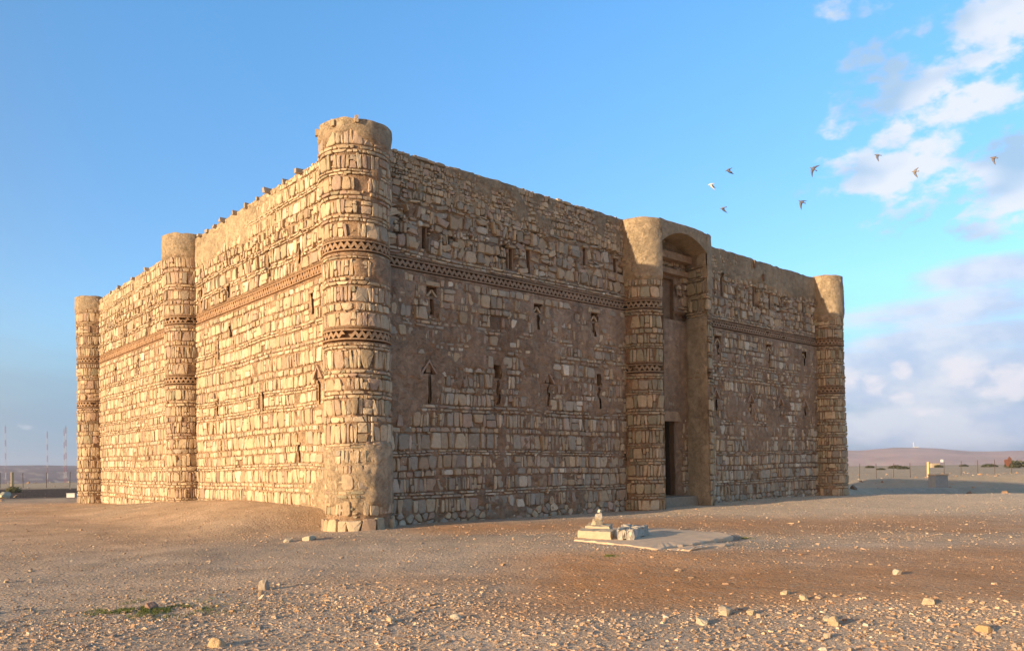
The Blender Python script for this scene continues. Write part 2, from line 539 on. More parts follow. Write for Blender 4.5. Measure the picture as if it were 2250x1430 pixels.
    V, Q, Tt, Cc = stones_mesh(cu, cvv, off, h, np.full(len(cu), -depth - .08), col, rng)
    Vs.append(mapf(V[:, 0], V[:, 1], V[:, 2])); Qs.append(Q); Ts.append(Tt); Cs.append(Cc); n = len(V)
    nq1, nt1 = len(Q), len(Tt)
    # backing
    ul = list(np.linspace(u0, u1, max(3, int((u1 - u0) / res))))
    vl = list(np.linspace(hbase, top, int((top - hbase) / res)))
    for (a, b, c_, d) in holes:
        ul += [x for x in (a, b) if u0 < x < u1]; vl += [c_, d]
    ul = np.array(sorted(set(np.round(ul, 4)))); vl = np.array(sorted(set(np.round(vl, 4))))
    U, Vv = np.meshgrid(ul, vl, indexing='ij')
    P = plaster(U, Vv)
    nf = fbm(U * 3.1, Vv * 3.1, 4, 11)
    D = -depth + (nf - .5) * .07 + P * (depth + .055) + drop(U, Vv)
    D += P * (fbm(U * .9, Vv * .9, 3, 15) - .5) * .03
    for zf in bands:
        k = sstep(.215, .165, np.abs(Vv - zf)); k2 = sstep(.36, .25, np.abs(Vv - zf))
        D = D * (1 - k2) + (.015 * k2)
        D = D * (1 - k) - .30 * k
    ct = (fbm(U * .7, Vv * .9, 4, 21) - .5)[..., None]; ct2 = (fbm(U * 5, Vv * 2.2, 3, 25) - .5)[..., None]
    mc = mudcol(U, Vv) * (1 + ct * .5 + ct2 * .28)
    nu, nv = U.shape
    topj = (vnoise(U[:, -1] * 3, U[:, -1] * 0, 31) - .5) * .07
    V3 = mapf(U.ravel(), Vv.ravel(), D.ravel()).reshape(nu, nv, 3)
    V3[:, -1, 2] += topj
    rows_ = [V3]
    if capmode == 'wall':
        c1 = mapf(ul, np.full(nu, top), np.full(nu, -cap)).reshape(nu, 1, 3); c1[:, 0, 2] += topj
        c2 = mapf(ul, np.full(nu, 12.0), np.full(nu, -cap - .01)).reshape(nu, 1, 3)
        rows_ += [c1, c2]; mc = np.concatenate([mc, mc[:, -1:], mc[:, -1:]], 1)
    A = np.concatenate(rows_, 1)
    nvv = A.shape[1]
    F = grid_faces(nu, nvv)
    uc = (U[:-1, :-1] + U[1:, 1:]) / 2; vc = (Vv[:-1, :-1] + Vv[1:, 1:]) / 2
    bad = np.zeros((nu - 1, nvv - 1), bool)
    for (a, b, c_, d) in holes:
        bad[:, :nv - 1] |= (uc > a) & (uc < b) & (vc > c_) & (vc < d)
    F = F[~bad.ravel()]
    Vs.append(A.reshape(-1, 3)); Cs.append(mc.reshape(-1, 3))
    Qb = F + n
    if capmode == 'disc':
        pass
    Vall = np.concatenate(Vs)
    Fl = [Q, Tt, Qb]
    mi = np.concatenate([np.zeros(nq1 + nt1), np.ones(len(Qb))])
    sm = np.concatenate([np.zeros(nq1 + nt1, bool), np.ones(len(Qb), bool)])
    o = new_mesh(name, Vall, Fl, [M_STONE, M_MUD], colors=np.concatenate(Cs), mi=mi, smooth=sm, parent=parent)
    return o


def flat_map(o, d, nrm, seed=0, bulge=.05):
    o = np.array(o, float); d = np.array(d, float); nrm = np.array(nrm, float)
    def f(u, v, dd):
        u = np.asarray(u, float); v = np.asarray(v, float)
        b = dd + (fbm(u * .18, v * .25, 3, 40 + seed) - .5) * 2 * bulge
        P = o + u[:, None] * d + b[:, None] * nrm
        P[:, 2] = v
        return P
    return f


def cyl_map(cx, cy, rf, a0, r0):
    def f(u, v, dd):
        u = np.asarray(u, float); v = np.asarray(v, float)
        a = a0 + u / r0
        r = rf(v) + dd + (fbm(a * 1.2 + cx, v * .5, 3, 60) - .5) * .07
        return np.stack([cx + r * np.cos(a), cy + r * np.sin(a), v], 1)
    return f


def frieze(mapf, u0, u1, zc, rng, parent, pitch=.20, rh=.125, fill=.12, rec=.20, base=.0, col=np.array([.33, .225, .145]), miss=.02, rim=.045):
    V = []; Q = []
    def add(v8, q):
        n = len(V); V.extend(v8); Q.extend([[x + n for x in f] for f in q])
    n = int((u1 - u0) / pitch); p = (u1 - u0) / n
    BQ = [[0, 1, 2, 3], [4, 7, 6, 5], [0, 4, 5, 1], [1, 5, 6, 2], [2, 6, 7, 3], [3, 7, 4, 0]]
    fd = base + .02
    for i in range(n):
        ua = u0 + i * p
        # back strip and the two rim courses
        for (va, vb, d0, d1) in ((zc - rh, zc + rh, base - rec - .03, base - rec), (zc + rh, zc + rh + rim, base - rec, fd + .02 + rng.uniform(-.01, .01)), (zc - rh - rim, zc - rh, base - rec, fd + .015 + rng.uniform(-.01, .01))):
            add([(ua, va, d1), (ua + p, va, d1), (ua + p, vb, d1), (ua, vb, d1), (ua, va, d0), (ua + p, va, d0), (ua + p, vb, d0), (ua, vb, d0)], BQ)
        j = lambda s=.008: rng.uniform(-s, s)
        ft = fill * p / 2
        if rng.random() > miss:
            c_ = ua + p / 2; f_ = fd + j(.012)
            fr = [(c_ - p / 2, zc), (c_ + p / 2, zc), (c_ + ft + j(), zc + rh), (c_ - ft + j(), zc + rh)]
            add([(a, b, f_) for a, b in fr] + [(a, b, base - rec) for a, b in fr], BQ)
        if rng.random() > miss:
            c_ = ua + p; f_ = fd + j(.012)
            if i < n - 1:
                fr = [(c_ - ft + j(), zc - rh), (c_ + ft + j(), zc - rh), (c_ + p / 2, zc), (c_ - p / 2, zc)]
                add([(a, b, f_) for a, b in fr] + [(a, b, base - rec) for a, b in fr], BQ)
    A = np.array(V); P = mapf(A[:, 0], A[:, 1], A[:, 2])
    cl = col * (1 + (fbm(A[:, 0] * .8, A[:, 1] * .8, 3, 5)[:, None] - .5) * .5)
    return new_mesh('sawtooth_frieze', P, [np.array(Q)], [M_BRICK], colors=cl, parent=parent)


def slit(mapf, uc, vt, vb, typ, rng, parent, wd=.17, depth=1.0):
    """lined opening; returns nothing, holes are computed by slit_holes"""
    V = []; Q = []; C_ = []
    def add(v8, q, c_):
        n = len(V); V.extend(v8); Q.extend([[x + n for x in f] for f in q]); C_.extend([c_] * len(v8))
    def box(a, b, c_, d, d0, d1, col):
        BQ = [[0, 1, 2, 3], [4, 7, 6, 5], [0, 4, 5, 1], [1, 5, 6, 2], [2, 6, 7, 3], [3, 7, 4, 0]]
        add([(a, c_, d1), (b, c_, d1), (b, d, d1), (a, d, d1), (a, c_, d0), (b, c_, d0), (b, d, d0), (a, d, d0)], BQ, col)
    for (a, b, c_, d, dp) in slit_rects(uc, vt, vb, typ, wd, depth):
        t = .05; f = -.075; e = .003
        box(a - t - e, a - e, c_ - t, d + t, -dp, f, MUD); box(b + e, b + t + e, c_ - t, d + t, -dp, f, MUD)
        box(a - e, b + e, c_ - t - e, c_ - e, -dp, f, MUD); box(a - e, b + e, d + e, d + t + e, -dp, f, MUD)
        box(a - t, b + t, c_ - t, d + t, -dp - .04, -dp - .001, MUD * .9)
    if typ == 'T':    # two short sloping stones under a flat lintel
        for s in (-1, 1):
            add([(uc + s * .02, vt - .10, -.02), (uc + s * .24, vt - .34, -.02), (uc + s * .17, vt - .37, -.02), (uc + s * .02, vt - .20, -.02),
                 (uc + s * .02, vt - .10, -.16), (uc + s * .24, vt - .34, -.16), (uc + s * .17, vt - .37, -.16), (uc + s * .02, vt - .20, -.16)],
                [[0, 1, 2, 3], [4, 7, 6, 5], [0, 4, 5, 1], [1, 5, 6, 2], [2, 6, 7, 3], [3, 7, 4, 0]], TAN)
        box(uc - .30, uc + .30, vt + .02, vt + .16, -.1, .05, TAN)
    if typ == 'A':    # gable head of leaning slabs with a small infill stone
        for s in (-1, 1):
            add([(uc, vt + .06, .05), (uc + s * .36, vt - .42, .05), (uc + s * .30, vt - .46, .05), (uc, vt - .04, .05),
                 (uc, vt + .06, -.1), (uc + s * .36, vt - .42, -.1), (uc + s * .30, vt - .46, -.1), (uc, vt - .04, -.1)],
                [[0, 1, 2, 3], [4, 7, 6, 5], [0, 4, 5, 1], [1, 5, 6, 2], [2, 6, 7, 3], [3, 7, 4, 0]], PINK)
        box(uc - .09, uc + .09, vt - .40, vt - .12, -.2, -.03, MUD * 1.1)
    if typ == 'P':
        box(uc - .16, uc + .18, vt + .01, vt + .10, -.1, .03, TAN * .9)
    A = np.array(V); P = mapf(A[:, 0], A[:, 1], A[:, 2])
    return new_mesh('slit_window', P, [np.array(Q)], [M_STONE], colors=np.array(C_), parent=parent)


def slit_rects(uc, vt, vb, typ, wd, depth=1.0):
    h = wd / 2
    if typ == 'P': return [(uc - h, uc + h, vb, vt, depth)]
    if typ == 'T': return [(uc - h * .9, uc + h * .9, vb, vt - .385, depth), (uc - .24, uc + .24, vt - .38, vt, .35)]
    if typ == 'A': return [(uc - h * .75, uc + h * .75, vb, vt - .475, depth), (uc - .25, uc + .25, vt - .47, vt - .20, .3), (uc - .12, uc + .12, vt - .197, vt - .03, .3)]
    if typ == 'W': return [(uc - h * .75, uc + h * .75, vb, vt - .555, depth), (uc - .15, uc + .17, vt - .55, vt, .45)]
    return [(uc - h, uc + h, vb, vt, depth)]


castle = empty('desert_castle')
tag(castle, 'square two-storey stone desert castle with round corner towers and projecting arched entrance', 'castle')

# ---- west wall (sunlit)
rngW = np.random.default_rng(11)
LW, LS = 32.82, 32.27
mapW = flat_map((0, 0, 0), (0, 1, 0), (-1, 0, 0), 1)
slitW = [(3.12, 8.72, 7.98, 'P'), (6.78, 11.08, 10.05, 'P'), (10.85, 10.4, 9.9, 'P'), (4.08, 10.74, 9.99, 'P'), (10.64, 8.75, 8.15, 'P'),
         (12.05, 8.25, 7.33, 'P'), (21.54, 10.6, 9.95, 'P'), (14.1, 10.8, 10.0, 'P'), (2.7, 6.05, 4.7, 'A'), (7.4, 5.5, 4.75, 'P'), (12.2, 5.5, 4.75, 'P'), (23.8, 8.6, 7.8, 'P'), (28.2, 8.6, 7.8, 'P'), (26.0, 10.8, 10.0, 'P'), (4.3, 3.3, 2.65, 'P')]
holesW = [r[:4] for s in slitW for r in slit_rects(s[0], s[1], s[2], s[3], .17)]
skipW = [(s[0] - .10, s[0] + .10, s[2], s[1] + .12) for s in slitW]


def plW(u, v):
    n = fbm(u * .55, v * .8, 4, 70) - .5
    n2 = fbm(u * 2.2, v * 2.2, 3, 74) - .5
    b = -.30 + 0 * u
    b = b + .95 * sstep(11.75, 12.5, v + n * 1.6) * sstep(3, 12, u) * sstep(22, 14, u) * .8 + .28 * sstep(12.4, 12.9, v)
    b = b + .9 * np.exp(-((u - 1.5) / 3.2) ** 2) * sstep(2.9, 1.6, v)          # plastered foot near the corner tower
    b = b + .75 * sstep(.55, .2, v)
    n3 = fbm(u * 6, v * 6, 2, 76) - .5
    return np.clip(sstep(-.45, .62, b + n * 1.0 + n2 * .9 + n3 * .6), 0, 1)


def mudW(u, v):
    f = sstep(11.3, 12.2, v)[..., None]; g = np.exp(-((v - 9.47) / .4) ** 2)[..., None]
    lo = (np.exp(-((u - 1.5) / 3.6) ** 2) * sstep(3.2, 1.6, v))[..., None]
    c_ = np.array([.41, .275, .165]) * (1 - f) + LIME * f
    c_ = c_ * (1 - lo) + LIME * .98 * lo
    return c_ * (1 - g) + np.array([.37, .225, .125]) * g


palW = [CREAM, TAN, WHITE, PINK, GREY]
wW = [5, 3.2, 1.3, 1.4, .6]
zW = [dict(v0=.38, v1=9.19, kind='coursed', pal=palW, wts=wW, h=(-.015, .035), gap=.018),
      dict(v0=9.74, v1=11.2, kind='coursed', pal=palW, wts=wW, h=(-.01, .075), gap=.024, split=.3),
      dict(v0=11.2, v1=11.9, kind='snecked', rot=.14, pal=palW, wts=wW, h=(-.02, .10), cw=.4, ch=.3),
      dict(v0=11.9, v1=13.3, kind='coursed', pal=[CREAM, WHITE, TAN], wts=[4, 1, 2], h=(.0, .05), gap=.04, sd=.07)]
ww = masonry('wall', mapW, .6, LW - .6, zW, plW, rngW, castle, holesW, skipW + [(0, LW, 9.22, 9.72)], mudcol=mudW, bands=(9.47,))
tag(ww, 'sunlit west wall of coursed golden stone')
for s in slitW: slit(mapW, *s, rngW, ww)
frieze(mapW, 1.0, 14.6, 9.47, rngW, ww, fill=.45, rec=.12, col=np.array([.38, .235, .135]), miss=.0)
frieze(mapW, 16.75, 31.8, 9.47, rngW, ww, fill=.62, rec=.08, col=np.array([.38, .235, .135]), miss=.0)
# projecting waterspout stones along the parapet
for k, (s_, z_) in enumerate([(3.79, 13.34), (5.14, 13.33), (6.46, 13.34), (7.48, 13.32), (8.6, 13.32), (9.69, 13.3), (11.03, 13.32), (12.03, 13.31), (12.96, 13.32), (13.81, 13.31), (21.62, 13.28), (24.2, 13.3), (27.03, 13.3), (28.77, 13.3)]):
    b = MB(); rg = random.Random(k)
    L_ = rg.uniform(.08, .30)
    b.box(-L_ - .02, .25, s_ - .08, s_ + .09, z_ - .10, z_ + .06, .035, rg)
    o = b.build('waterspout', M_STONE, ww, colors=np.tile(GREY * 1.1, (len(b.V), 1)))

# ---- south wall (in shade)
rngS = np.random.default_rng(5)
mapS = flat_map((0, 0, 0), (1, 0, 0), (0, -1, 0), 2)
slitS = [(2.78, 10.92, 10.15, 'P'), (6.93, 10.89, 10.06, 'P'), (7.86, 10.98, 10.06, 'P'), (11.13, 11.63, 10.9, 'P'), (13.1, 11.5, 10.9, 'P'),
         (21.4, 12.15, 10.97, 'P'), (24.47, 11.88, 10.84, 'P'), (26.1, 11.78, 10.85, 'P'), (29.86, 11.7, 10.91, 'P'),
         (3.08, 8.84, 7.84, 'T'), (8.26, 8.88, 7.85, 'T'), (11.64, 8.92, 7.9, 'T'), (20.94, 8.87, 7.92, 'T'), (25.9, 8.89, 7.9, 'T'), (29.7, 8.84, 8.0, 'T'),
         (2.88, 6.16, 4.65, 'A'), (6.12, 6.28, 4.76, 'W'), (8.82, 6.17, 4.82, 'A'), (11.9, 6.33, 4.82, 'W'), (20.69, 6.16, 4.85, 'A'), (23.97, 6.06, 5.0, 'A'), (26.98, 6.06, 5.0, 'A'), (29.76, 6.02, 5.1, 'A')]
holesS = [r[:4] for s in slitS for r in slit_rects(s[0], s[1], s[2], s[3], .17)]
skipS = [(s[0] - .12, s[0] + .12, s[2], s[1] + .14) for s in slitS] + [(s[0] - .38, s[0] + .38, s[1] - .5, s[1] + .1) for s in slitS if s[3] == 'A']
DOOR = (15.85, 17.18, .93, 4.42)
NICHE = (15.6, 17.3, 9.25, 11.2)
holesS += [DOOR, NICHE]
skipS += [(15.3, 17.7, .3, 4.9), (15.3, 17.6, 9.0, 11.45)]


def plS(u, v):
    n = fbm(u * .5, v * .65, 4, 80) - .5
    n2 = fbm(u * 1.9, v * 1.9, 3, 84) - .5
    n3 = fbm(u * 5.5, v * 5.5, 2, 86) - .5
    b = -.30 + 0 * u
    mid = sstep(4.2, 5.4, v + n) * sstep(9.9, 9.5, v)
    b = b + .48 * mid
    b = b + .22 * sstep(1.0, 4.0, v) * sstep(5.5, 4.5, v)
    left = sstep(3.2, 1.0, u) * sstep(3.5, 5.0, v) * sstep(9.8, 9, v)
    b = b + .5 * left
    b = b - .45 * sstep(9.65, 9.9, v) * sstep(12.2, 11.6, v)
    b = b + .12 * sstep(11.8, 12.3, v) + .85 * sstep(11.9, 12.4, v + n) * sstep(19, 21, u)
    b = b + .4 * sstep(12.9, 13.2, v)
    b = b + .2 * sstep(24, 34, u) * sstep(6, 2, v)
    ent = sstep(14.6, 15.0, u) * sstep(18.5, 18.2, u)
    b = b + .5 * ent * sstep(3.5, 5, v)
    return np.clip(sstep(-.30, .66, b + n * 1.7 + n2 * 1.5 + n3 * .9 + .15), 0, 1)


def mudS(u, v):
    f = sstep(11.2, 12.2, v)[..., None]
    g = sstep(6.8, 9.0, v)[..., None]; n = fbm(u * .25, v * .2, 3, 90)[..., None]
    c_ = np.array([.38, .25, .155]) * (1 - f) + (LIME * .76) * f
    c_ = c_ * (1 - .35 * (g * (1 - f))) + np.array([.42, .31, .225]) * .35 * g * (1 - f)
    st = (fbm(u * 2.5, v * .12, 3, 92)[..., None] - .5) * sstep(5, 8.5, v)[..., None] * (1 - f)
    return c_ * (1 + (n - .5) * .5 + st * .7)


def dropS(u, v):   # eroded cavities under the parapet
    n = fbm(u * 1.5, v * 2.2, 3, 95)
    return -.22 * sstep(.60, .72, n) * sstep(9.9, 10.6, v) * sstep(12.1, 11.6, v) - .05 * sstep(.6, .7, n) * sstep(9, 7, v)


palS = [GREY, TAN, CREAM, PINK, WHITE, np.array([.41, .345, .265])]
wS = [4, 3, 2, 1.8, 1.3, 1.8]
zS = [dict(v0=.3, v1=.80, kind='rubble', pal=palS, wts=wS, h=(-.02, .04), cw=.34, ch=.24),
      dict(v0=.80, v1=9.17, kind='coursed', pal=palS, wts=wS, h=(-.03, .065), miss=.05, split=.2, gap=.024),
      dict(v0=9.74, v1=9.98, kind='flat', pal=palS, wts=wS, h=(-.02, .05)),
      dict(v0=9.98, v1=11.8, kind='snecked', p0=.26, p1=.52, wm=.55, rot=.16, split=.35, pal=palS, wts=[3, 3, 2, 2, 1.1, 2], h=(-.06, .09), cw=.34, ch=.31, miss=.05, gap=.02),
      dict(v0=11.8, v1=13.26, kind='snecked', p0=.14, p1=.32, wm=.34, pal=[TAN, CREAM, GREY, PINK], wts=[3, 2, 2, 1], h=(-.01, .05), cw=.25, ch=.22, gap=.014, sd=.12)]
ws = masonry('wall', mapS, .6, LS - .6, zS, plS, rngS, castle, holesS, skipS + [(0, LS, 9.22, 9.72)], mudcol=mudS, drop=dropS, bands=(9.47,), depth=.065)
tag(ws, 'shaded south wall of mud-plastered rubble with arrow slits')
for s in slitS: slit(mapS, *s, rngS, ws)
frieze(mapS, 1.0, 13.7, 9.47, rngS, ws, base=.02, pitch=.225)
frieze(mapS, 19.4, 31.3, 9.47, rngS, ws, base=.02, pitch=.225, rh=.11)
for (a_, b_) in ((5.1, .0), (9.0, .0), (13.2, .0)): pass
for (u_, z_) in ((24.4, 13.25), (25.3, 12.65)):
    b = MB(); b.box(u_ - .07, u_ + .09, -.16, .1, z_ - .35, z_ + .02, .02); b.build('waterspout', M_STONE, ws, colors=np.tile(MUD * .8, (len(b.V), 1)))

# north and east walls (only their outside is ever glimpsed), unseen light-blocking roof
for nm, o_, d_, nr, L_ in (('n', (0, LW, 0), (1, 0, 0), (0, 1, 0), LS), ('e', (LS, 0, 0), (0, 1, 0), (1, 0, 0), LW)):
    mp = flat_map(o_, d_, nr, 3)
    masonry('wall', mp, .6, L_ - .6, [dict(v0=.1, v1=9.17, kind='coursed', pal=palS, wts=wS), dict(v0=9.74, v1=13.2, kind='coursed', pal=palS, wts=wS)],
            plS, np.random.default_rng(3), castle, res=.3, mudcol=mudS)
b = MB(); b.box(.5, LS - .5, .5, LW - .5, 12.0, 12.15)
b.build('roof', M_MUD, castle, colors=np.tile(LIME, (8, 1)))  # unseen deck over the whole court, added to block light

# ---- towers
palT = [CREAM, TAN, OLIVE, PINK, GREY]


def tower(cx, cy, a0, a1, rf, topz, rng, pal, wts, friezes, ptop, label, seed, foot=None, smooth_from=11.6, hh=(-.015, .038), extra=None, mud_lo=MUD):
    r0 = 1.12
    mp = cyl_map(cx, cy, rf, a0, r0)
    u1 = (a1 - a0) * r0
    def pl(u, v):
        n = fbm(u * .9 + seed, v * .8, 4, seed) - .5; n2 = fbm(u * 2.8, v * 2.8, 3, seed + 3) - .5
        b = -.6 + ptop * sstep(smooth_from, smooth_from + .5, v + n * .8)
        if extra is not None: b = b + extra(u, v)
        n3 = fbm(u * 6.5, v * 6.5, 2, seed + 5) - .5
        return np.clip(sstep(-.35, .60, b + .15 + n * 1.0 + n2 * .9 + n3 * .6), 0, 1)
    def mc(u, v):
        f = sstep(smooth_from - .3, smooth_from + .6, v)[..., None]
        if foot == 'near':
            f = np.maximum(f, (sstep(3.5, 2.9, v) * sstep(.9, 1.2, v))[..., None] * .8)
        return mud_lo * 1.15 * (1 - f) + LIME * f
    zs = []; edges = sorted(friezes); lo = .38
    if foot == 'near':
        zs.append(dict(v0=.22, v1=.86, kind='boulder', pal=pal, wts=wts, h=(.05, .13), gap=.06)); lo = .9
    segs = []
    for z in edges + [None]:
        hi = (z - .24) if z is not None else topz - .1
        segs.append((lo, hi)); lo = (z + .24) if z is not None else 0
    for (a, b_) in segs:
        zs.append(dict(v0=a, v1=b_, kind='coursed', pal=pal, wts=wts, h=hh, wmin=.11, wmax=.46, gap=.022, split=.2))
    o = masonry('corner_tower' if foot != 'half' else 'half_round_tower', mp, 0, u1, zs, pl, rng, castle, (), [(-1, u1 + 1, z - .22, z + .22) for z in friezes],
                top=topz, mudcol=mc, capmode='none', res=.06, wob=.03, bands=friezes, cop=False)
    tag(o, label)
    # domed cap
    nn = 40; ang = np.linspace(a0, a1, nn); rt = float(rf(np.array([topz]))[0])
    V = []; rings = [(rt - .02, topz - .03), (rt - .1, topz + .03), (rt * .5, topz + .07), (.01, topz + .08)]
    for (r, z) in rings:
        for a in ang: V.append((cx + r * math.cos(a), cy + r * math.sin(a), z + (float(vnoise(a * 4, r * 3, 8)) - .5) * .05))
    A = np.array(V); F = grid_faces(len(rings), nn)[:, ::-1]
    new_mesh('tower_cap', A, [F], [M_MUD], colors=np.tile(LIME * .95, (len(A), 1)), smooth=True, parent=o)
    for z in friezes:
        frieze(mp, .02, u1 - .02, z, rng, o, pitch=.22, base=.0, col=np.array([.38, .25, .15]), miss=.05, rh=.12)
    return o, mp


pi = math.pi
rN = lambda v: 1.075 + .075 * sstep(9.8, 11.4, v) - .0 * v + .05 * sstep(.8, .2, v)
near_extra = lambda u, v: .66 * (sstep(3.4, 3.0, v) * sstep(1.1, 1.35, v)) + .9 * np.exp(-((v - 8.7) / .35) ** 2) * sstep(2.6, 3.6, u) + .35 * sstep(3.3, 3.9, u)
tn, mpn = tower(0, 0, R_(80), R_(370), rN, 13.47, np.random.default_rng(21), palT, [4, 4, .5, 2, .8], [6.65, 9.47], .95, 'nearest corner tower, half lit by the sun', 101, foot='near', extra=near_extra, smooth_from=12.75)
rM = lambda v: 1.04 + .05 * sstep(11.0, 12, v) - .03 * sstep(6, 2, v)
tm, _ = tower(0, 15.75, R_(80), R_(280), rM, 13.55, np.random.default_rng(22), palT, [3, 4, .6, 2.4, .6], [6.65, 9.47], 1.0, 'half-round tower in the middle of the west wall', 131, foot='half', smooth_from=12.2, mud_lo=MUD * 1.05)
rL = lambda v: 1.07 + .04 * sstep(11.5, 12, v)
tl, _ = tower(0, 32.8, R_(0), R_(290), rL, 13.55, np.random.default_rng(23), palT, [3, 4, .6, 2.4, .6], [6.65, 9.47], 1.0, 'far left corner tower', 151, foot='far', smooth_from=12.35)
rE = lambda v: 1.07 + .14 * sstep(9, 0, v)
te, _ = tower(32.3, 0, R_(170), R_(450), rE, 13.45, np.random.default_rng(24), [OLIVE, TAN, CREAM, GREY], [4, 3, 2, 2], [6.65, 9.47], 1.25, 'far right corner tower with sunlit top', 171, foot='far', smooth_from=10.6)
tb, _ = tower(32.2, 32.8, R_(-80), R_(180), rL, 13.45, np.random.default_rng(25), palT, [3, 4, .6, 2.4, .6], [], 1.3, 'hidden rear corner tower', 191, foot='far')
for k, (a, z_) in enumerate(((R_(206), 13.33), (R_(242), 13.42), (R_(150), 13.4))):
    b = MB(); rg = random.Random(50 + k)
    c_, s_ = math.cos(a), math.sin(a)
    V = []
    for zz in (z_ - .1, z_ + .1):
        for (r, t) in ((1.0, -.07), (1.27, -.05), (1.27, .06), (1.0, .07)):
            V.append((r * c_ - t * s_, r * s_ + t * c_, zz + rg.uniform(-.02, .02)))
    b.add(V, [(3, 2, 1, 0), (4, 5, 6, 7), (0, 1, 5, 4), (1, 2, 6, 5), (2, 3, 7, 6), (3, 0, 4, 7)])
    b.build('waterspout', M_STONE, tn, colors=np.tile(TAN, (8, 1)))

# ---- entrance bay
PB = 1.21; XL, XR = 14.81, 18.25
porch = empty('entrance_bay', parent=castle)
tag(porch, 'projecting entrance bay with quarter-round buttresses and arch')
rngE = np.random.default_rng(33)
palE = [OLIVE, TAN, GREY, CREAM]
wE = [4, 3, 1.6, 1]


def mk_butt(cx, a0, a1, rng, seed):
    rf = lambda v: np.full_like(np.asarray(v, float), PB) - .02 * np.asarray(v, float) / 13
    mp = cyl_map(cx, 0.0, rf, a0, PB)
    u1 = (a1 - a0) * PB
    def pl(u, v):
        n = fbm(u * .9 + seed, v * .8, 4, seed) - .5; n2 = fbm(u * 2.8, v * 2.8, 3, seed + 3) - .5
        b = -.6 + 1.5 * sstep(10.3, 10.8, v + n * .8)
        n3 = fbm(u * 6.5, v * 6.5, 2, seed + 5) - .5
        return np.clip(sstep(-.35, .60, b + .15 + n * 1.0 + n2 * .9 + n3 * .6), 0, 1)
    def mc(u, v):
        f = sstep(9.9, 10.6, v)[..., None]
        return MUD * 1.1 * (1 - f) + LIME * f
    zs = [dict(v0=a, v1=b_, kind='coursed', pal=palE, wts=wE, h=(.0, .06), wmin=.12, wmax=.5, gap=.024) for a, b_ in ((.35, 6.40), (6.90, 9.22), (9.72, 11.3))]
    o = masonry('buttress', mp, 0, u1, zs, pl, rng, porch, (), [(-1, u1 + 1, z - .22, z + .22) for z in (6.65, 9.47)], top=13.3, mudcol=mc, capmode='none', res=.06, wob=.03, cop=False, bands=(6.65, 9.47))
    for z in (6.65, 9.47): frieze(mp, .03, u1 - .05, z, rng, o, pitch=.22, col=np.array([.34, .24, .15]), miss=.08)
    return o, mp


bl, _ = mk_butt(XL, R_(180), R_(270), rngE, 201)
br, _ = mk_butt(XR, R_(270), R_(360), rngE, 231)
# inner cheeks of the recess
for x_, nx, sgn, nm in ((XL, 1, 1, 'l'), (XR, -1, -1, 'r')):
    mp = flat_map((x_, -PB, 0), (0, 1, 0), (nx, 0, 0), 7, .02)
    if nx > 0:
        mp0 = flat_map((x_, 0, 0), (0, -1, 0), (nx, 0, 0), 7, .02); mp = mp0
    def plc(u, v, s=nx):
        n = fbm(u * 1.1 + 3, v * .8, 4, 240) - .5
        up = sstep(9.0, 9.6, v + n * .7) * sstep(12.2, 11.6, v)
        return np.clip(sstep(.0, .4, .9 - 1.25 * up * .8 + n * .8), 0, 1)
    def mcc(u, v):
        n = fbm(u * 1.6, v * .5, 4, 244)
        st = sstep(.35, .65, n + .35 * sstep(.9, 1.3, u) * sstep(4.0, 5.0, v) - .2 * sstep(.6, .2, u))[..., None]
        cem = np.array([.50, .415, .295])
        lo = sstep(.9, .3, v)[..., None] * sstep(.4, .6, n)[..., None]
        c_ = cem * (1 - .55 * st * sstep(3.2, 4.2, v)[..., None]) + MUD * .4 * st * sstep(3.2, 4.2, v)[..., None]
        return c_ * (1 - .35 * lo)
    ck = masonry('cheek', mp, 0.0, PB - .01, [dict(v0=8.9, v1=12.0, kind='coursed', pal=palE, wts=wE, h=(-.01, .04), miss=.2)], plc, rngE, porch,
                 (), [(.1, 1.2, 6.4, 6.85)], top=13.2, mudcol=mcc, capmode='none', cop=False, depth=.10, res=.06)
    if nx < 0: frieze(mp, .45, 1.15, 6.63, rngE, ck, pitch=.19, col=MUD, base=.03, rh=.09)
# head: slab over the opening with a segmental arch underneath, as deep as the bay
SP, AP, TOPZ = 12.32, 12.95, 13.33
na = 28
xs = np.linspace(XL - .02, XR + .02, na)
tt = (xs - (XL + XR) / 2) / ((XR - XL) / 2 + .02)
arc = SP + (AP - SP) * (1 - np.abs(tt) ** 2.1)
V = []
tops = TOPZ + (fbm(xs * 1.4, xs * 0, 3, 250) - .5) * .12 + .04 - .10 * sstep(.8, 1.0, np.abs(tt)) * (tt > 0)
ys = [-PB - .04, -PB + .15, -.9, -.45, .05]
for yi, y_ in enumerate(ys):
    for i in range(na):
        V.append((xs[i], y_ + (float(vnoise(xs[i] * 2, arc[i], 5)) - .5) * .03 * (yi == 0), arc[i] - .10 * (yi > 2) * 0))
nb = len(V)
for i in range(na): V.append((xs[i], ys[0] + (float(vnoise(xs[i] * 2, 50, 5)) - .5) * .04, (arc[i] + tops[i]) / 2))
for i in range(na): V.append((xs[i], ys[0] + .01, tops[i] - .05))
for i in range(na): V.append((xs[i], ys[0] + .08, tops[i]))
for i in range(na): V.append((xs[i], .25, tops[i] + .05))
V = np.array(V)
F = []
for r in range(len(ys) - 1):
    for i in range(na - 1): F.append([r * na + i, (r + 1) * na + i, (r + 1) * na + i + 1, r * na + i + 1])
ch = [0, nb, nb + na, nb + 2 * na, nb + 3 * na]
for r in range(4):
    for i in range(na - 1): F.append([ch[r] + i, ch[r] + i + 1, ch[r + 1] + i + 1, ch[r + 1] + i])
hd = new_mesh('arched_head', V, [np.array(F)], [M_MUD], colors=np.tile(LIME * .88, (len(V), 1)), smooth=False, parent=porch)
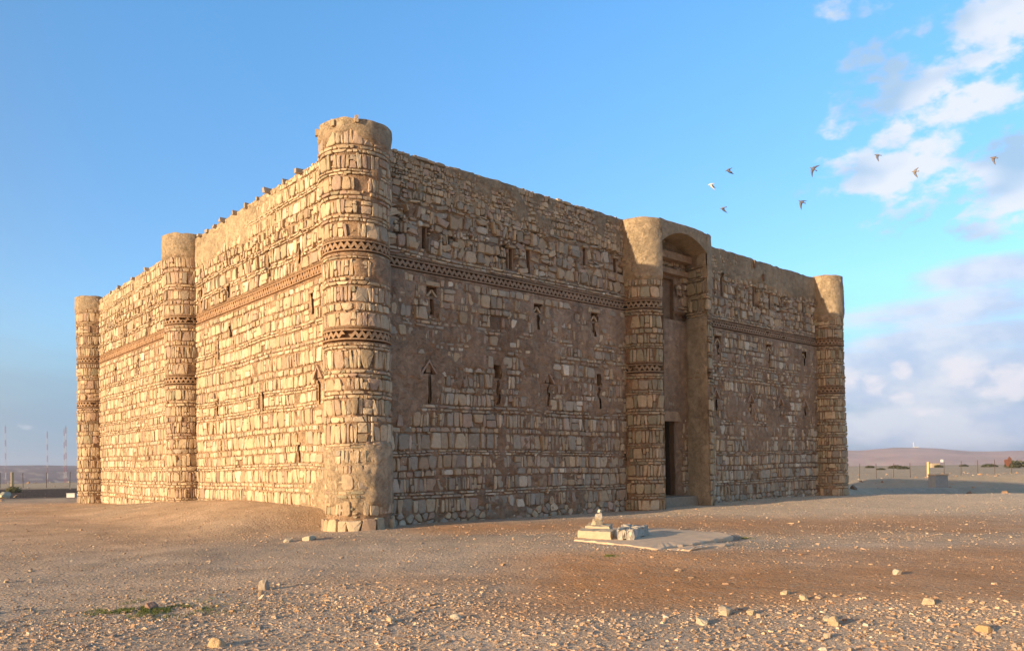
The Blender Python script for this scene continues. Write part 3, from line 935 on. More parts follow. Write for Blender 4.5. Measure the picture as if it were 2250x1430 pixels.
tag(hd, 'smooth plastered arch over the entrance')
# quarter-round caps
for (cx, a0, a1) in ((XL, R_(180), R_(270)), (XR, R_(270), R_(360))):
    n_ = 16; ang = np.linspace(a0, a1, n_); V = []
    rg_ = [(PB + .02, 13.18), (PB, 13.28), (PB - .12, 13.36), (PB * .5, 13.38), (.0, 13.38)]
    for (r, z) in rg_:
        for a in ang: V.append((cx + r * math.cos(a), .0 + r * math.sin(a), z + (float(vnoise(a * 5, r * 2, 3)) - .5) * .05))
    new_mesh('buttress_cap', np.array(V), [grid_faces(len(rg_), n_)[:, ::-1]], [M_MUD], colors=np.tile(LIME * .95, (len(V), 1)), smooth=True, parent=porch)
# beams across the back of the recess
for (z0, z1, dp) in ((12.0, 12.33, .42), (11.38, 11.62, .22)):
    b = MB(); n_ = 14
    for i in range(n_):
        x0 = XL + (XR - XL) * i / n_; x1 = XL + (XR - XL) * (i + 1) / n_
        b.box(x0, x1, -dp, .08, z0, z1, .006)
    b.build('ledge', M_MUD, porch, colors=np.tile(MUD * 1.35, (len(b.V), 1)))
# niche behind the upper floor opening
b = MB(); a_, c_, z0, z1 = NICHE
b.box(a_ - .05, c_ + .05, .22, .27, z0 - .05, z1 + .05); b.box(a_ - .08, a_ - .003, .02, .22, z0 - .05, z1 + .05); b.box(c_ + .003, c_ + .08, .02, .22, z0 - .05, z1 + .05)
b.box(a_, c_, .02, .22, z1 + .003, z1 + .08); b.box(a_, c_, .02, .22, z0 - .08, z0 - .003)
b.build('blocked_window', M_MUD, porch, colors=np.tile(MUD * .95, (len(b.V), 1)))
# doorway
dx0, dx1, dz0, dz1 = DOOR
dr_ = empty('doorway', parent=porch)
b = MB()
b.box(dx0 - .1, dx0 - .003, .02, 2.2, dz0 - .1, dz1 + .1); b.box(dx1 + .003, dx1 + .1, .02, 2.2, dz0 - .1, dz1 + .1)
b.box(dx0, dx1, .02, 2.2, dz1 + .003, dz1 + .1); b.box(dx0, dx1, .02, 2.2, dz0 - .1, dz0 - .003); b.box(dx0 - .1, dx1 + .1, 2.201, 2.3, dz0, dz1)
b.build('jamb', M_MUD, dr_, colors=np.tile(MUD * .8, (len(b.V), 1)))
b = MB()
for i in range(6): b.box(dx0 + .03 + i * .09, dx0 + .11 + i * .09, .75, .81, dz0 + .02, dz1 - .02, .004)
for z_ in (1.4, 2.6, 3.8): b.box(dx0 + .03, dx0 + .57, .72, .745, z_, z_ + .14)
b.build('door_leaf', M_DARKWOOD, dr_)
b = MB()
for i in range(6): b.box(dx1 - .07, dx1 - .02, .25 + i * .10, .34 + i * .10, dz0 + .02, dz1 - .02, .004)
for z_ in (1.4, 2.6, 3.8): b.box(dx1 - .10, dx1 - .075, .27, .83, z_, z_ + .14)
b.build('door_leaf', M_WOOD, dr_)
b = MB(); n_ = 12; pr = []
for i in range(n_ + 1):
    t = i / n_; x_ = dx0 - .3 + (dx1 - dx0 + .6) * t; e_ = min(1, 6 * min(t, 1 - t)); pr.append((x_, dz1 + .02 + .42 * math.sqrt(max(0, 1 - (1 - e_) ** 2))))
V = []
for (x_, z_) in pr:
    V += [(x_, -.17, dz1 - .0), (x_, -.17, z_ + .02), (x_, .1, z_ + .08), (x_, .1, dz1 - .0)]
F = [[i * 4 + k, (i + 1) * 4 + k, (i + 1) * 4 + (k + 1) % 4, i * 4 + (k + 1) % 4] for i in range(n_) for k in range(4)] + [[3, 2, 1, 0], [n_ * 4, n_ * 4 + 1, n_ * 4 + 2, n_ * 4 + 3]]
new_mesh('lintel', np.array(V), [np.array(F)], [M_MUD], colors=np.tile(MUD * 1.35, (len(V), 1)), parent=dr_)
b = MB(); b.box(XL + .1, XR - .15, -.62, .1, .1, .88, .02); b.build('step', M_STONE, porch, colors=np.tile(GREY * .85, (8, 1)))


# ------------------------------------------------------------------ terrain
def camxy(x, y):
    dx = x - EYE[0]; dy = y - EYE[1]
    return dx * RT[0] + dy * RT[1], dx * FW[0] + dy * FW[1]


def ground_z(x, y):
    x = np.asarray(x, float); y = np.asarray(y, float)
    r = np.hypot(x - EYE[0], y - EYE[1])
    near = sstep(120, 60, r)
    z = .38 + .10 * np.exp(-(r / 10.5) ** 2)
    z = z + near * ((fbm(x * .12, y * .12, 3, 300) - .5) * .28 + (fbm(x * .7, y * .7, 4, 305) - .5) * .075)
    z = z + .06
    # bank of earth against the west wall
    al = sstep(1.0, 2.6, y) * sstep(33, 19, y)
    dd = -x
    acr = np.where(dd < 0, 1, 1 - sstep(.0, 5.5, dd))
    z = z + .70 * al * acr * np.exp(-((y - 9) / 15) ** 2)
    z = z + .10 * np.exp(-((x - 2.5) ** 2 + (y + 9) ** 2) / 14)
    z = z - .0 * x
    z = z + (1 - near) * (fbm(x * .03, y * .03, 4, 310) - .5) * .6 * sstep(60, 120, r) * sstep(130, 100, r)
    # dry river bed east of the castle and its far bank
    a, b = camxy(x, y)
    e = sstep(.12, .32, a / np.maximum(b, 1)) * (b > 1)
    wob_ = (fbm(x * .05, y * .05, 3, 320) - .5) * 6
    bed = -.42 * sstep(43, 54, b) - .0405 * np.clip(b - 50, 0, 52) + 1.62 * sstep(106, 119, b + wob_)
    z = z + e * bed
    r0 = 154 + 296 * e; k = .0130 - .0066 * e
    far = 2.45 - k * r - 3 * sstep(0, 300, r - r0)
    far = np.maximum(far, -24 + 0 * r) + (fbm(x * .004, y * .004, 3, 315) - .5) * 3 * sstep(200, 600, r - r0)
    return np.where(r > r0, np.minimum(z, far), z)


RED = np.array([.56, .285, .125]); SAND = np.array([.60, .405, .245]); GRAV = np.array([.50, .40, .29]); DARKS = np.array([.040, .032, .028])


def red_mask(x, y):
    a, b = camxy(x, y)
    n = fbm(x * .35, y * .35, 4, 330) - .5
    m1 = sstep(9.6, 11.0, b + n * 3) * sstep(18.5, 16.2, b + n * 3) * sstep(-1.5, 1.8, a + n * 4)
    m2 = .75 * sstep(21, 23, b + n * 3) * sstep(30, 26, b + n * 4) * sstep(-5, -1, a + n * 4) * sstep(22, 14, a)
    m3 = .5 * np.exp(-(((a + .6) / 2.4) ** 2 + ((b - 13.5) / 1.3) ** 2))
    return np.clip(np.maximum(np.maximum(m1 * (.78 + n), m2 * (.9 + n)), m3), 0, 1)


def ground_col(x, y):
    a, b = camxy(x, y)
    r = np.hypot(a, b)
    n = fbm(x * .2, y * .2, 4, 340)[..., None]
    c_ = SAND * (1 - n) * 1.0 + GRAV * n
    c_ = c_ * (.72 + .6 * fbm(x * .9, y * .9, 5, 345)[..., None]) * (.8 + .4 * fbm(x * .23, y * .23, 3, 347)[..., None])
    pl = (sstep(27, 36, b + n[..., 0] * 6) * sstep(60, 48, b) * sstep(0, 9, a))[..., None]
    c_ = c_ * (1 - pl) + np.array([.78, .57, .36]) * (.85 + .3 * n) * pl
    m = red_mask(x, y)[..., None]
    c_ = c_ * (1 - m) + RED * m * (.85 + .3 * n)
    # dark stony ground beyond the left tower
    n4 = fbm(x * .05, y * .12, 4, 350) - .5
    dk = (sstep(-10, -22, a) * sstep(54, 61, b + n4 * 10) * sstep(97, 88, b + n4 * 12))[..., None]
    c_ = c_ * (1 - dk * .95) + DARKS * dk * .95
    # dry grass steppe
    gs = (sstep(66, 90, r) * (1 - dk[..., 0]))[..., None]
    c_ = c_ * (1 - gs * .6) + np.array([.56, .43, .26]) * gs * .6
    fr = sstep(330, 900, r)[..., None]
    return c_ * (1 - fr) + np.array([.24, .15, .11]) * fr


azs = np.concatenate([np.linspace(-math.pi, -1.25, 40)[:-1], np.linspace(-1.25, 1.25, 760), np.linspace(1.25, math.pi, 40)[1:]])
rs = np.concatenate([[.02], np.geomspace(1.5, 480, 560), np.geomspace(490, 12000, 56)])
AZ, RS = np.meshgrid(azs, rs, indexing='ij')
gx = EYE[0] + RS * (np.sin(AZ) * RT[0] + np.cos(AZ) * FW[0]); gy = EYE[1] + RS * (np.sin(AZ) * RT[1] + np.cos(AZ) * FW[1])
gz = ground_z(gx, gy)
m = bpy.data.materials.new('desert_ground'); m.use_nodes = True
t = NT(m.node_tree); bs = t.N['Principled BSDF']; bs.inputs['Roughness'].default_value = 1; bs.inputs['Specular IOR Level'].default_value = .05
ac = t.node('ShaderNodeAttribute', attribute_name='col').outputs['Color']
p = t.node('ShaderNodeTexCoord').outputs['Object']
vo = t.node('ShaderNodeTexVoronoi'); t.L.new(p, vo.inputs['Vector']); vo.inputs['Scale'].default_value = 16
vo2 = t.node('ShaderNodeTexVoronoi'); t.L.new(p, vo2.inputs['Vector']); vo2.inputs['Scale'].default_value = 45
sp = t.ramp(t.node_out if False else t.noise(p, 3.0, 4, .7), .45, .7)
sepc = t.node('ShaderNodeSeparateColor'); t.L.new(vo.outputs['Color'], sepc.inputs[0])
sepc2 = t.node('ShaderNodeSeparateColor'); t.L.new(vo2.outputs['Color'], sepc2.inputs[0])
light = t.ramp(sepc.outputs[0], .80, .95, 0, .55); dark = t.ramp(sepc2.outputs[1], .70, .95, 0, .5)
cc = t.mix(light, ac, rgb(.46, .36, .25)); cc = t.mix(dark, cc, rgb(.16, .10, .065))
f = t.math('ADD', 1.0, t.math('ADD', t.math('MULTIPLY', t.math('SUBTRACT', t.noise(p, 1.7, 6, .7), .5), .55), t.math('MULTIPLY', t.math('SUBTRACT', t.noise(p, 60, 3, .6), .5), .5)))
cc = t.mix(1.0, cc, t_rgb(t, f), 'MULTIPLY')
t.L.new(cc, bs.inputs['Base Color'])
hgt = t.math('ADD', t.math('MULTIPLY', t.noise(p, 14, 6, .7), 1.0), t.math('MULTIPLY', t.math('SUBTRACT', 1.0, vo.outputs['Distance']), .55))
hgt = t.math('ADD', hgt, t.math('MULTIPLY', t.noise(p, 2.0, 4, .6), 2.0))
bp = t.node('ShaderNodeBump'); bp.inputs['Strength'].default_value = .8; bp.inputs['Distance'].default_value = .05
t.L.new(hgt, bp.inputs['Height']); t.L.new(bp.outputs[0], bs.inputs['Normal'])
M_GROUND = m
g = new_mesh('ground', np.stack([gx, gy, gz], 2).reshape(-1, 3), [grid_faces(len(azs), len(rs))[:, ::-1]], [M_GROUND], colors=ground_col(gx, gy).reshape(-1, 3), smooth=True)
tag(g, kind='structure')


# hills on the horizon
def hills(name, r0, r1, prof, base, colr, az0, az1, seed, nr=26, na_=420):
    A_, R2 = np.meshgrid(np.linspace(az0, az1, na_), np.linspace(r0, r1, nr), indexing='ij')
    x = EYE[0] + R2 * (np.sin(A_) * RT[0] + np.cos(A_) * FW[0]); y = EYE[1] + R2 * (np.sin(A_) * RT[1] + np.cos(A_) * FW[1])
    t_ = (R2 - r0) / (r1 - r0)
    top_ = prof(A_)
    s = sstep(0, .85, t_ ** .9) * (1 - sstep(.86, 1, t_))
    z = base + (top_ - base) * s + (fbm(x * .006, y * .006, 5, seed) - .5) * 14 * s * (1 - s) * 3
    n = fbm(x * .012, y * .012, 4, seed + 5)[..., None]; n2 = (fbm(x * .05, y * .05, 2, seed + 9) > .70)[..., None]
    c_ = colr * (.7 + .6 * n); c_ = np.where(n2, c_ * .55 + np.array([.6, .46, .32]) * .45, c_)
    o = new_mesh(name, np.stack([x, y, z], 2).reshape(-1, 3), [grid_faces(na_, nr)[:, ::-1]], [M_MUD], colors=c_.reshape(-1, 3), smooth=True)
    tag(o, kind='structure'); return o


def profL(a):
    return 20 + 5 * np.sin(a * 9 + 1.2) * .4 + (fbm(a * 14, a * 0, 3, 400) - .5) * 7
def profR(a):
    px = CX + FPX * np.tan(np.clip(a, -1.2, 1.2))
    return 33 + 8 * np.exp(-((px - 1995) / 80) ** 2) - 7 * sstep(2050, 2150, px) + (fbm(a * 30, a * 0, 3, 410) - .5) * 7


hills('hills', 1500, 3200, profL, -27, np.array([.20, .125, .10]), -1.4, .05, 420)
hills('hills', 1400, 3000, profR, -27, np.array([.62, .40, .29]), .05, 1.4, 430)

# ------------------------------------------------------------------ loose stones and gravel
def rock_verts(rng, n):
    """n rough blocks of 8 corners around the origin"""
    B = np.array([[x, y, z] for z in (-1, 1) for x, y in ((-1, -1), (1, -1), (1, 1), (-1, 1))], float) * .62
    V = B[None] + rng.normal(0, .19, (n, 8, 3))
    V[:, 4:, :2] *= rng.uniform(.55, .95, (n, 1, 1))
    return V


RQ = np.array([[3, 2, 1, 0], [4, 5, 6, 7], [0, 1, 5, 4], [1, 2, 6, 5], [2, 3, 7, 6], [3, 0, 4, 7]])
PP = np.array([[.46, .345, .24], [.54, .42, .29], [.38, .29, .22], [.62, .54, .42], [.46, .29, .17], [.30, .215, .155]]) * np.array([1.06, 1.0, .92])


def in_slab(x, y):
    return (x > 1.2) & (x < 6.6) & (y > -12.2) & (y < -5.8) & (np.abs((x - 3.9) * .3 + (y + 9.0) * .95) < 2.6)


def scatter(n, r0, r1, smin, smax, rng, dens, power=1.0):
    a = rng.uniform(-.95, .95, n); r = (r0 ** (1 + power) + (r1 ** (1 + power) - r0 ** (1 + power)) * rng.random(n)) ** (1 / (1 + power))
    x = EYE[0] + r * (np.sin(a) * RT[0] + np.cos(a) * FW[0]); y = EYE[1] + r * (np.sin(a) * RT[1] + np.cos(a) * FW[1])
    ok = (rng.random(n) < dens(x, y)) & ~((x > -.1) & (y > -.1) & (x < 32.5) & (y < 33.0)) & ~SLABF(x, y)
    for (cx, cy, q) in ((0, 0, 1.22), (0, 15.75, 1.15), (0, 32.8, 1.25), (32.3, 0, 1.3)): ok &= np.hypot(x - cx, y - cy) > q
    ok &= ~((x > 13.5) & (x < 19.6) & (y > -1.3) & (y < 1))
    x, y = x[ok], y[ok]; n = len(x)
    s = smin * (smax / smin) ** (rng.random(n) ** 2.8)
    V = rock_verts(rng, n)
    V *= s[:, None, None] * np.stack([rng.uniform(.7, 1.4, n), rng.uniform(.6, 1.1, n), rng.uniform(.22, .6, n)], 1)[:, None, :]
    t1 = rng.uniform(0, 2 * np.pi, n); t2 = rng.normal(0, .35, n)
    c1, s1, c2, s2 = np.cos(t1)[:, None], np.sin(t1)[:, None], np.cos(t2)[:, None], np.sin(t2)[:, None]
    X_, Y_, Z_ = V[:, :, 0], V[:, :, 1], V[:, :, 2]
    X_, Z_ = X_ * c2 - Z_ * s2, X_ * s2 + Z_ * c2
    X_, Y_ = X_ * c1 - Y_ * s1, X_ * s1 + Y_ * c1
    V = np.stack([X_ + x[:, None], Y_ + y[:, None], Z_ + (ground_z(x, y) + s * .12)[:, None]], 2)
    near_ = sstep(15, 9, camxy(x, y)[1])[:, None]
    k = rng.choice(len(PP), n, p=[.32, .12, .24, .035, .125, .16])
    c_ = PP[k] * np.exp(rng.normal(0, .13, (n, 1))) * (1 + .12 * near_)
    m = red_mask(x, y)[:, None]
    c_ = c_ * (1 - m * .35) + RED * 1.1 * m * .35
    return V.reshape(-1, 3), np.repeat(c_, 8, 0), n


# slab outline (world xy, counter-clockwise)
SLABP = [(.78, -8.98), (.72, -10.24), (.49, -11.73), (1.86, -11.68), (4.21, -11.3), (4.71, -10.68), (4.95, -8.71), (3.71, -6.72)]


def SLABF(x, y):
    ins = np.ones_like(np.asarray(x, float), bool)
    P = SLABP; s = 0
    for i in range(len(P)):
        s += P[i][0] * P[(i + 1) % len(P)][1] - P[(i + 1) % len(P)][0] * P[i][1]
    for i in range(len(P)):
        ax, ay = P[i]; bx, by = P[(i + 1) % len(P)]
        cr = (bx - ax) * (y - ay) - (by - ay) * (x - ax)
        ins &= (cr * np.sign(s) > -.03)
    return ins


rngG = np.random.default_rng(77)


def dens_near(x, y):
    a, b = camxy(x, y)
    n = fbm(x * .5, y * .5, 4, 500)
    left = sstep(1.0, -3.0, a)
    d = sstep(12.5, 8.5, b + (n - .5) * 4 - left * 3.5) * (.55 + .9 * (n - .3)) + .10 + .25 * sstep(.5, .65, n)
    slabz = np.exp(-(((a - 3.2) / 4.2) ** 2 + ((b - 18.0) / 2.0) ** 2))
    d = np.maximum(d, slabz * .8)
    return np.clip(d * (1 - .88 * red_mask(x, y)), .015, 1)


VV = []; CC = []; nn_ = 0
for (n_, r0, r1, s0, s1, pw) in ((75000, 5.0, 12.5, .007, .040, .7), (5000, 5.0, 14, .03, .065, .8), (130000, 11, 26, .008, .036, .8), (1500, 12, 30, .04, .08, 1), (70000, 22, 62, .014, .05, .6)):
    V, c_, n = scatter(n_, r0, r1, s0, s1, rngG, dens_near if r1 < 30 else (lambda x, y: np.clip(.25 + .9 * (fbm(x * .4, y * .4, 3, 510) - .35), .05, 1) * (1 - .6 * red_mask(x, y))), pw)
    VV.append(V); CC.append(c_); nn_ += n
V = np.concatenate(VV)
Q = (RQ[None] + (np.arange(nn_) * 8)[:, None, None]).reshape(-1, 4)
gr = new_mesh('gravel', V, [Q], [M_PEBBLE], colors=np.concatenate(CC))
tag(gr, 'loose limestone gravel scattered over the desert ground', 'gravel', kind='stuff')
# rubble thrown up along the far side
V, c_, n = scatter(16000, 58, 200, .07, .42, rngG, lambda x, y: np.clip(.10 + .9 * np.exp(-((camxy(x, y)[1] - 119) / 4.0) ** 2) * (camxy(x, y)[0] > 15), 0, 1))
rb = new_mesh('rubble', V, [(RQ[None] + (np.arange(n) * 8)[:, None, None]).reshape(-1, 4)], [M_PEBBLE], colors=c_ * 1.0)
tag(rb, 'pale rubble strewn on the dry plain beyond the castle', 'rubble', kind='stuff')


def rock(x, y, sx, sy, sz, rz, seed, col, label, name='rock', z=None, cat='rock', sink=.18, faces=2, tilt=0.0):
    """an angular stone: a cut box, subdivided and roughened"""
    import bmesh
    bm = bmesh.new()
    bmesh.ops.create_cube(bm, size=2)
    rg = random.Random(seed)
    for v in bm.verts:
        v.co.x *= rg.uniform(.65, 1.05); v.co.y *= rg.uniform(.65, 1.05); v.co.z *= rg.uniform(.75, 1.0)
    for k in range(11):
        nrm = Vector((rg.uniform(-1, 1), rg.uniform(-1, 1), rg.uniform(-.3, 1))).normalized()
        gm = bm.verts[:] + bm.edges[:] + bm.faces[:]
        r = bmesh.ops.bisect_plane(bm, geom=gm, plane_co=nrm * rg.uniform(.66, .92), plane_no=nrm, clear_outer=True)
        ed = [e for e in r['geom_cut'] if isinstance(e, bmesh.types.BMEdge)]
        if ed: bmesh.ops.contextual_create(bm, geom=ed)
    bmesh.ops.bevel(bm, geom=bm.edges[:], offset=.06, segments=1, affect='EDGES')
    bmesh.ops.triangulate(bm, faces=bm.faces[:])
    bmesh.ops.subdivide_edges(bm, edges=bm.edges[:], cuts=1)
    for v in bm.verts:
        v.co += Vector((rg.uniform(-1, 1), rg.uniform(-1, 1), rg.uniform(-1, 1))) * .025
        v.co.x *= sx; v.co.y *= sy; v.co.z *= sz
    me = bpy.data.meshes.new(name); bm.to_mesh(me); bm.free()
    a_ = me.color_attributes.new('col', 'FLOAT_COLOR', 'POINT')
    cc_ = np.ones((len(me.vertices), 4), np.float32); cc_[:, :3] = col
    a_.data.foreach_set('color', cc_.ravel())
    me.materials.append(M_STONE)
    o = bpy.data.objects.new(name, me); COL.objects.link(o)
    zz = float(ground_z(x, y)) if z is None else z
    o.location = (x, y, zz + sz * (1 - sink * 2) * .85); o.rotation_euler = (tilt, tilt * .6, rz)
    tag(o, label, cat)
    return o


RC = np.array
rock(-7.68, -9.89, .085, .07, .12, .4, 1, RC([.42, .34, .25]), 'upright grey stone standing alone in the brown gravel left of centre')
rock(-7.96, -10.4, .07, .055, .06, 1.1, 2, RC([.48, .33, .2]), 'small orange stone leaning in front of the upright grey stone')
rock(-9.64, -10.49, .11, .08, .07, .3, 3, RC([.36, .22, .16]), 'reddish brown stone lying in the green grass patch')
rock(-9.87, -13.55, .12, .08, .075, 2.0, 4, RC([.55, .39, .22]), 'wedge-shaped tan stone on the gravel at the lower left')
rock(-7.69, -13.78, .09, .07, .05, .6, 5, RC([.55, .42, .27]), 'flat cream stone in the foreground gravel below the near tower')
rock(-6.91, -14.13, .08, .07, .045, 1.6, 6, RC([.60, .50, .36]), 'low whitish stone in the foreground gravel right of the near tower')
rock(-4.21, -16.48, .15, .10, .075, .2, 7, RC([.52, .42, .29]), 'large rounded tan boulder at the edge of the red soil')
rock(-4.0, -16.72, .07, .06, .045, 1.2, 8, RC([.55, .42, .26]), 'small block touching the right side of the large rounded tan boulder')
rock(-4.99, -16.66, .10, .07, .05, .9, 9, RC([.56, .47, .33]), 'pale squared stone where the red soil meets the front gravel')
rock(-3.73, -17.64, .11, .08, .04, .5, 10, RC([.56, .45, .30]), 'flat capping stone on top of the small stone cluster', z=None)
rock(-3.97, -17.82, .08, .07, .075, 1.9, 11, RC([.54, .40, .24]), 'leaning tan stone in front of the small stone cluster')
rock(-2.65, -16.75, .07, .06, .05, 1.0, 12, RC([.55, .43, .27]), 'yellowish stone on the red soil behind the small stone cluster')
rock(-2.4, -16.33, .09, .06, .045, .1, 13, RC([.57, .44, .28]), 'oblong cream stone alone in the middle of the red soil')
rock(0.52, -16.76, .11, .08, .07, .7, 14, RC([.56, .47, .34]), 'knobbly pale stone far out on the red soil at the right')
rock(-1.73, -18.07, .08, .07, .06, 2.2, 15, RC([.55, .44, .28]), 'rounded tan stone near the right edge of the red soil')
rock(-3.1, -19.18, .11, .08, .055, 1.4, 16, RC([.50, .33, .17]), 'orange stone on the gravel at the lower right')
rock(-3.0, -2.35, .28, .17, .08, .5, 17, RC([.62, .50, .34]), 'larger flat slab lying on the bank left of the near tower')
rock(-3.55, -2.2, .22, .14, .07, 1.2, 18, RC([.60, .48, .32]), 'smaller flat slab beside the larger one left of the near tower')
rock(*(EYE[:2] + FW[:2] * 59 - RT[:2] * 59 * .645), .55, .4, .34, .5, 19, RC([.60, .53, .36]), 'big yellowish boulder at the left edge beyond the castle')

# ------------------------------------------------------------------ slab, steps and cairn
zg = .47
n_ = len(SLABP); b = MB()
rg = random.Random(3)
den = []
for i in range(n_):
    ax, ay = SLABP[i]; bx, by = SLABP[(i + 1) % n_]
    k_ = 10
    for k in range(k_):
        f_ = k / k_; jj = .035
        den.append((ax + (bx - ax) * f_ + rg.uniform(-jj, jj), ay + (by - ay) * f_ + rg.uniform(-jj, jj)))
cx_ = sum(p[0] for p in den) / len(den); cy_ = sum(p[1] for p in den) / len(den)
rings = []
for (s_, z_) in ((1.01, -.1), (1.0, zg + .09), (.985, zg + .115), (.6, zg + .12), (.3, zg + .12)):
    rings.append([(cx_ + (x - cx_) * s_, cy_ + (y - cy_) * s_, z_ + (rg.uniform(-.012, .012) if s_ > .9 else 0)) for x, y in den])
b.loft(rings)
M_CONC = mat_plain('old_concrete', (.66, .48, .31), rough=.95, bump=.5, bscale=14, var=.28, vscale=3)
s = b.build('concrete_slab', M_CONC); tag(s, 'low cracked concrete slab on the ground before the castle entrance', 'concrete slab')
# long step stone (front) and second course behind it
def slabbox(pts, z0, z1, name, mat, label, cat, rough=.02, seed=1, nsub=8):
    """four-cornered block with roughened edges"""
    rg = random.Random(seed); rings = []
    per = []
    for i in range(4):
        ax, ay = pts[i]; bx, by = pts[(i + 1) % 4]
        for k in range(nsub): per.append((ax + (bx - ax) * k / nsub, ay + (by - ay) * k / nsub))
    mx = sum(p[0] for p in pts) / 4; my = sum(p[1] for p in pts) / 4
    for (s_, z) in ((1, z0), (1.0, z0 + (z1 - z0) * .4), (1.0, z1 - .04), (.97, z1), (.5, z1 + .005)):
        rings.append([(mx + (x - mx) * s_ + rg.uniform(-rough, rough), my + (y - my) * s_ + rg.uniform(-rough, rough), z + rg.uniform(-rough, rough) * .7) for x, y in per])
    b = MB(); b.loft(rings); o = b.build(name, mat)
    return tag(o, label, cat)


M_BLOCK = mat_plain('limestone_block', (.48, .385, .26), rough=.95, bump=.6, bscale=12, var=.25, vscale=6)
M_ROUGH = mat_plain('rough_masonry', (.43, .38, .30), rough=.95, bump=1.0, bscale=9, var=.5, vscale=8)
zt = zg + .12
slabbox([(1.10, -8.80), (1.30, -9.72), (1.95, -9.30), (1.78, -8.30)], zt, zt + .19, 'step_stone', M_BLOCK, 'dressed pale step stone lying along the left end of the slab', 'step stone', .012, 5)
slabbox([(1.86, -8.35), (2.02, -9.05), (2.85, -8.45), (2.62, -7.80)], zt, zt + .24, 'plinth_stone', M_BLOCK, 'dressed plinth stone behind the step stone carrying the stacked stones', 'plinth stone', .012, 6)
slabbox([(1.42, -9.82), (1.62, -10.15), (2.95, -9.60), (2.70, -8.95), (1.98, -9.42)][:4], zt, zt + .25, 'broken_block', M_ROUGH, 'rough broken masonry block right of the step stone', 'stone block', .045, 7, 10)
slabbox([(.75, -11.80), (1.05, -12.2), (2.9, -12.15), (2.5, -11.8)], .36, zt - .04, 'paving_fragment', M_CONC, 'broken paving fragment along the near edge of the slab', 'paving fragment', .03, 8)
# stacked stones
zc_ = zt + .24
rock(2.30, -8.40, .22, .17, .10, .2, 36, RC([.52, .43, .30]), 'wedge-shaped pale stone at the foot of the stacked stones', 'cairn_stone', z=zc_, cat='stone', sink=.05)
rock(2.32, -8.42, .17, .13, .10, .9, 44, RC([.50, .43, .33]), 'tilted block balanced in the middle of the stacked stones', 'cairn_stone', z=zc_ + .17, cat='stone', tilt=.55)
rock(2.34, -8.44, .085, .07, .05, 1.0, 33, RC([.62, .56, .44]), 'small white stone on top of the stacked stones', 'cairn_stone', z=zc_ + .34, cat='stone', tilt=.2)

# ------------------------------------------------------------------ grass tufts
def grass(cx, cy, rx, ry, n, label, seed, hmax=.05):
    rng = np.random.default_rng(seed)
    a = rng.uniform(0, 2 * np.pi, n); r = np.abs(rng.normal(0, .52, n))
    x = cx + np.cos(a) * r * rx * RT[0] + np.sin(a) * r * ry * FW[0]; y = cy + np.cos(a) * r * rx * RT[1] + np.sin(a) * r * ry * FW[1]
    ok = fbm(x * 3.2, y * 3.2, 4, seed) > .42 + .12 * r * rng.random(n) + .05 * rng.random(n); x, y = x[ok], y[ok]; n = len(x)
    z = ground_z(x, y) - .005; h = rng.uniform(.3, 1, n) * hmax; t = rng.uniform(0, 2 * np.pi, n); w_ = rng.uniform(.003, .007, n)
    lx, ly = rng.normal(0, .4, n) * h, rng.normal(0, .4, n) * h
    V = np.stack([np.stack([x - np.cos(t) * w_, y - np.sin(t) * w_, z], 1), np.stack([x + np.cos(t) * w_, y + np.sin(t) * w_, z], 1), np.stack([x + lx, y + ly, z + h], 1)], 1).reshape(-1, 3)
    F = np.arange(n * 3).reshape(-1, 3)
    c_ = np.array([.10, .145, .045]) * np.exp(rng.normal(0, .3, (n, 1))) + np.array([.12, .07, .02]) * rng.random((n, 1))
    o = new_mesh('grass', V, [F], [M_PEBBLE], colors=np.repeat(c_, 3, 0))
    tag(o, label, 'grass', kind='stuff')


grass(-9.7, -10.5, 1.35, .85, 11000, 'patch of short green grass among the gravel at the lower left', 61)
grass(-.7, -11.3, .36, .26, 900, 'tiny tuft of green grass before the concrete slab', 62, .06)
grass(4.75, -11.3, .25, .2, 350, 'sparse weeds at the right corner of the concrete slab', 63, .08)

# ------------------------------------------------------------------ fences, posts, block
def cpt(a, b_):
    x = EYE[0] + a * RT[0] + b_ * FW[0]; y = EYE[1] + a * RT[1] + b_ * FW[1]
    return x, y, float(ground_z(x, y))


M_IRON = mat_plain('rusty_iron', (.10, .075, .06), rough=.7)
M_YEL = mat_plain('yellow_post_stone', (.60, .45, .22), rough=.9, bump=.3)
M_GREYB = mat_plain('grey_block', (.36, .38, .37), rough=.9, bump=.4, var=.2)


def fence(b0, b1, a0, a1, sp, h, label):
    x0, y0, z0 = cpt(a0, b0)
    f_ = empty('wire_fence', (x0, y0, z0)); tag(f_, label, 'fence')
    n = int(abs(a1 - a0) / sp); pts = []
    proto = None
    for i in range(n + 1):
        a = a0 + (a1 - a0) * i / n; x, y, z = cpt(a, b0 + (b1 - b0) * i / n)
        pts.append((x, y, z))
        if proto is None:
            b = MB(); b.tube((0, 0, -.1), (0, 0, h), .022 * h, .02 * h, 6); b.tube((0, 0, h), (.06, 0, h + .12), .03, .03, 6)
            o = proto = b.build('post', M_IRON, f_)
        else:
            o = proto.copy(); COL.objects.link(o); o.parent = f_
        rg = random.Random(i); o.location = (x - x0, y - y0, z - z0); o.rotation_euler = (rg.uniform(-.03, .03), rg.uniform(-.03, .03), rg.uniform(-.3, .3))
    for k, hz in enumerate((.25, .55, .9, h - .05)):
        b = MB()
        for i in range(n):
            p, q = pts[i], pts[i + 1]
            b.tube((p[0] - x0, p[1] - y0, p[2] - z0 + hz), (q[0] - x0, q[1] - y0, q[2] - z0 + hz), .006, .006, 4)
        b.build('wire', M_IRON, f_)


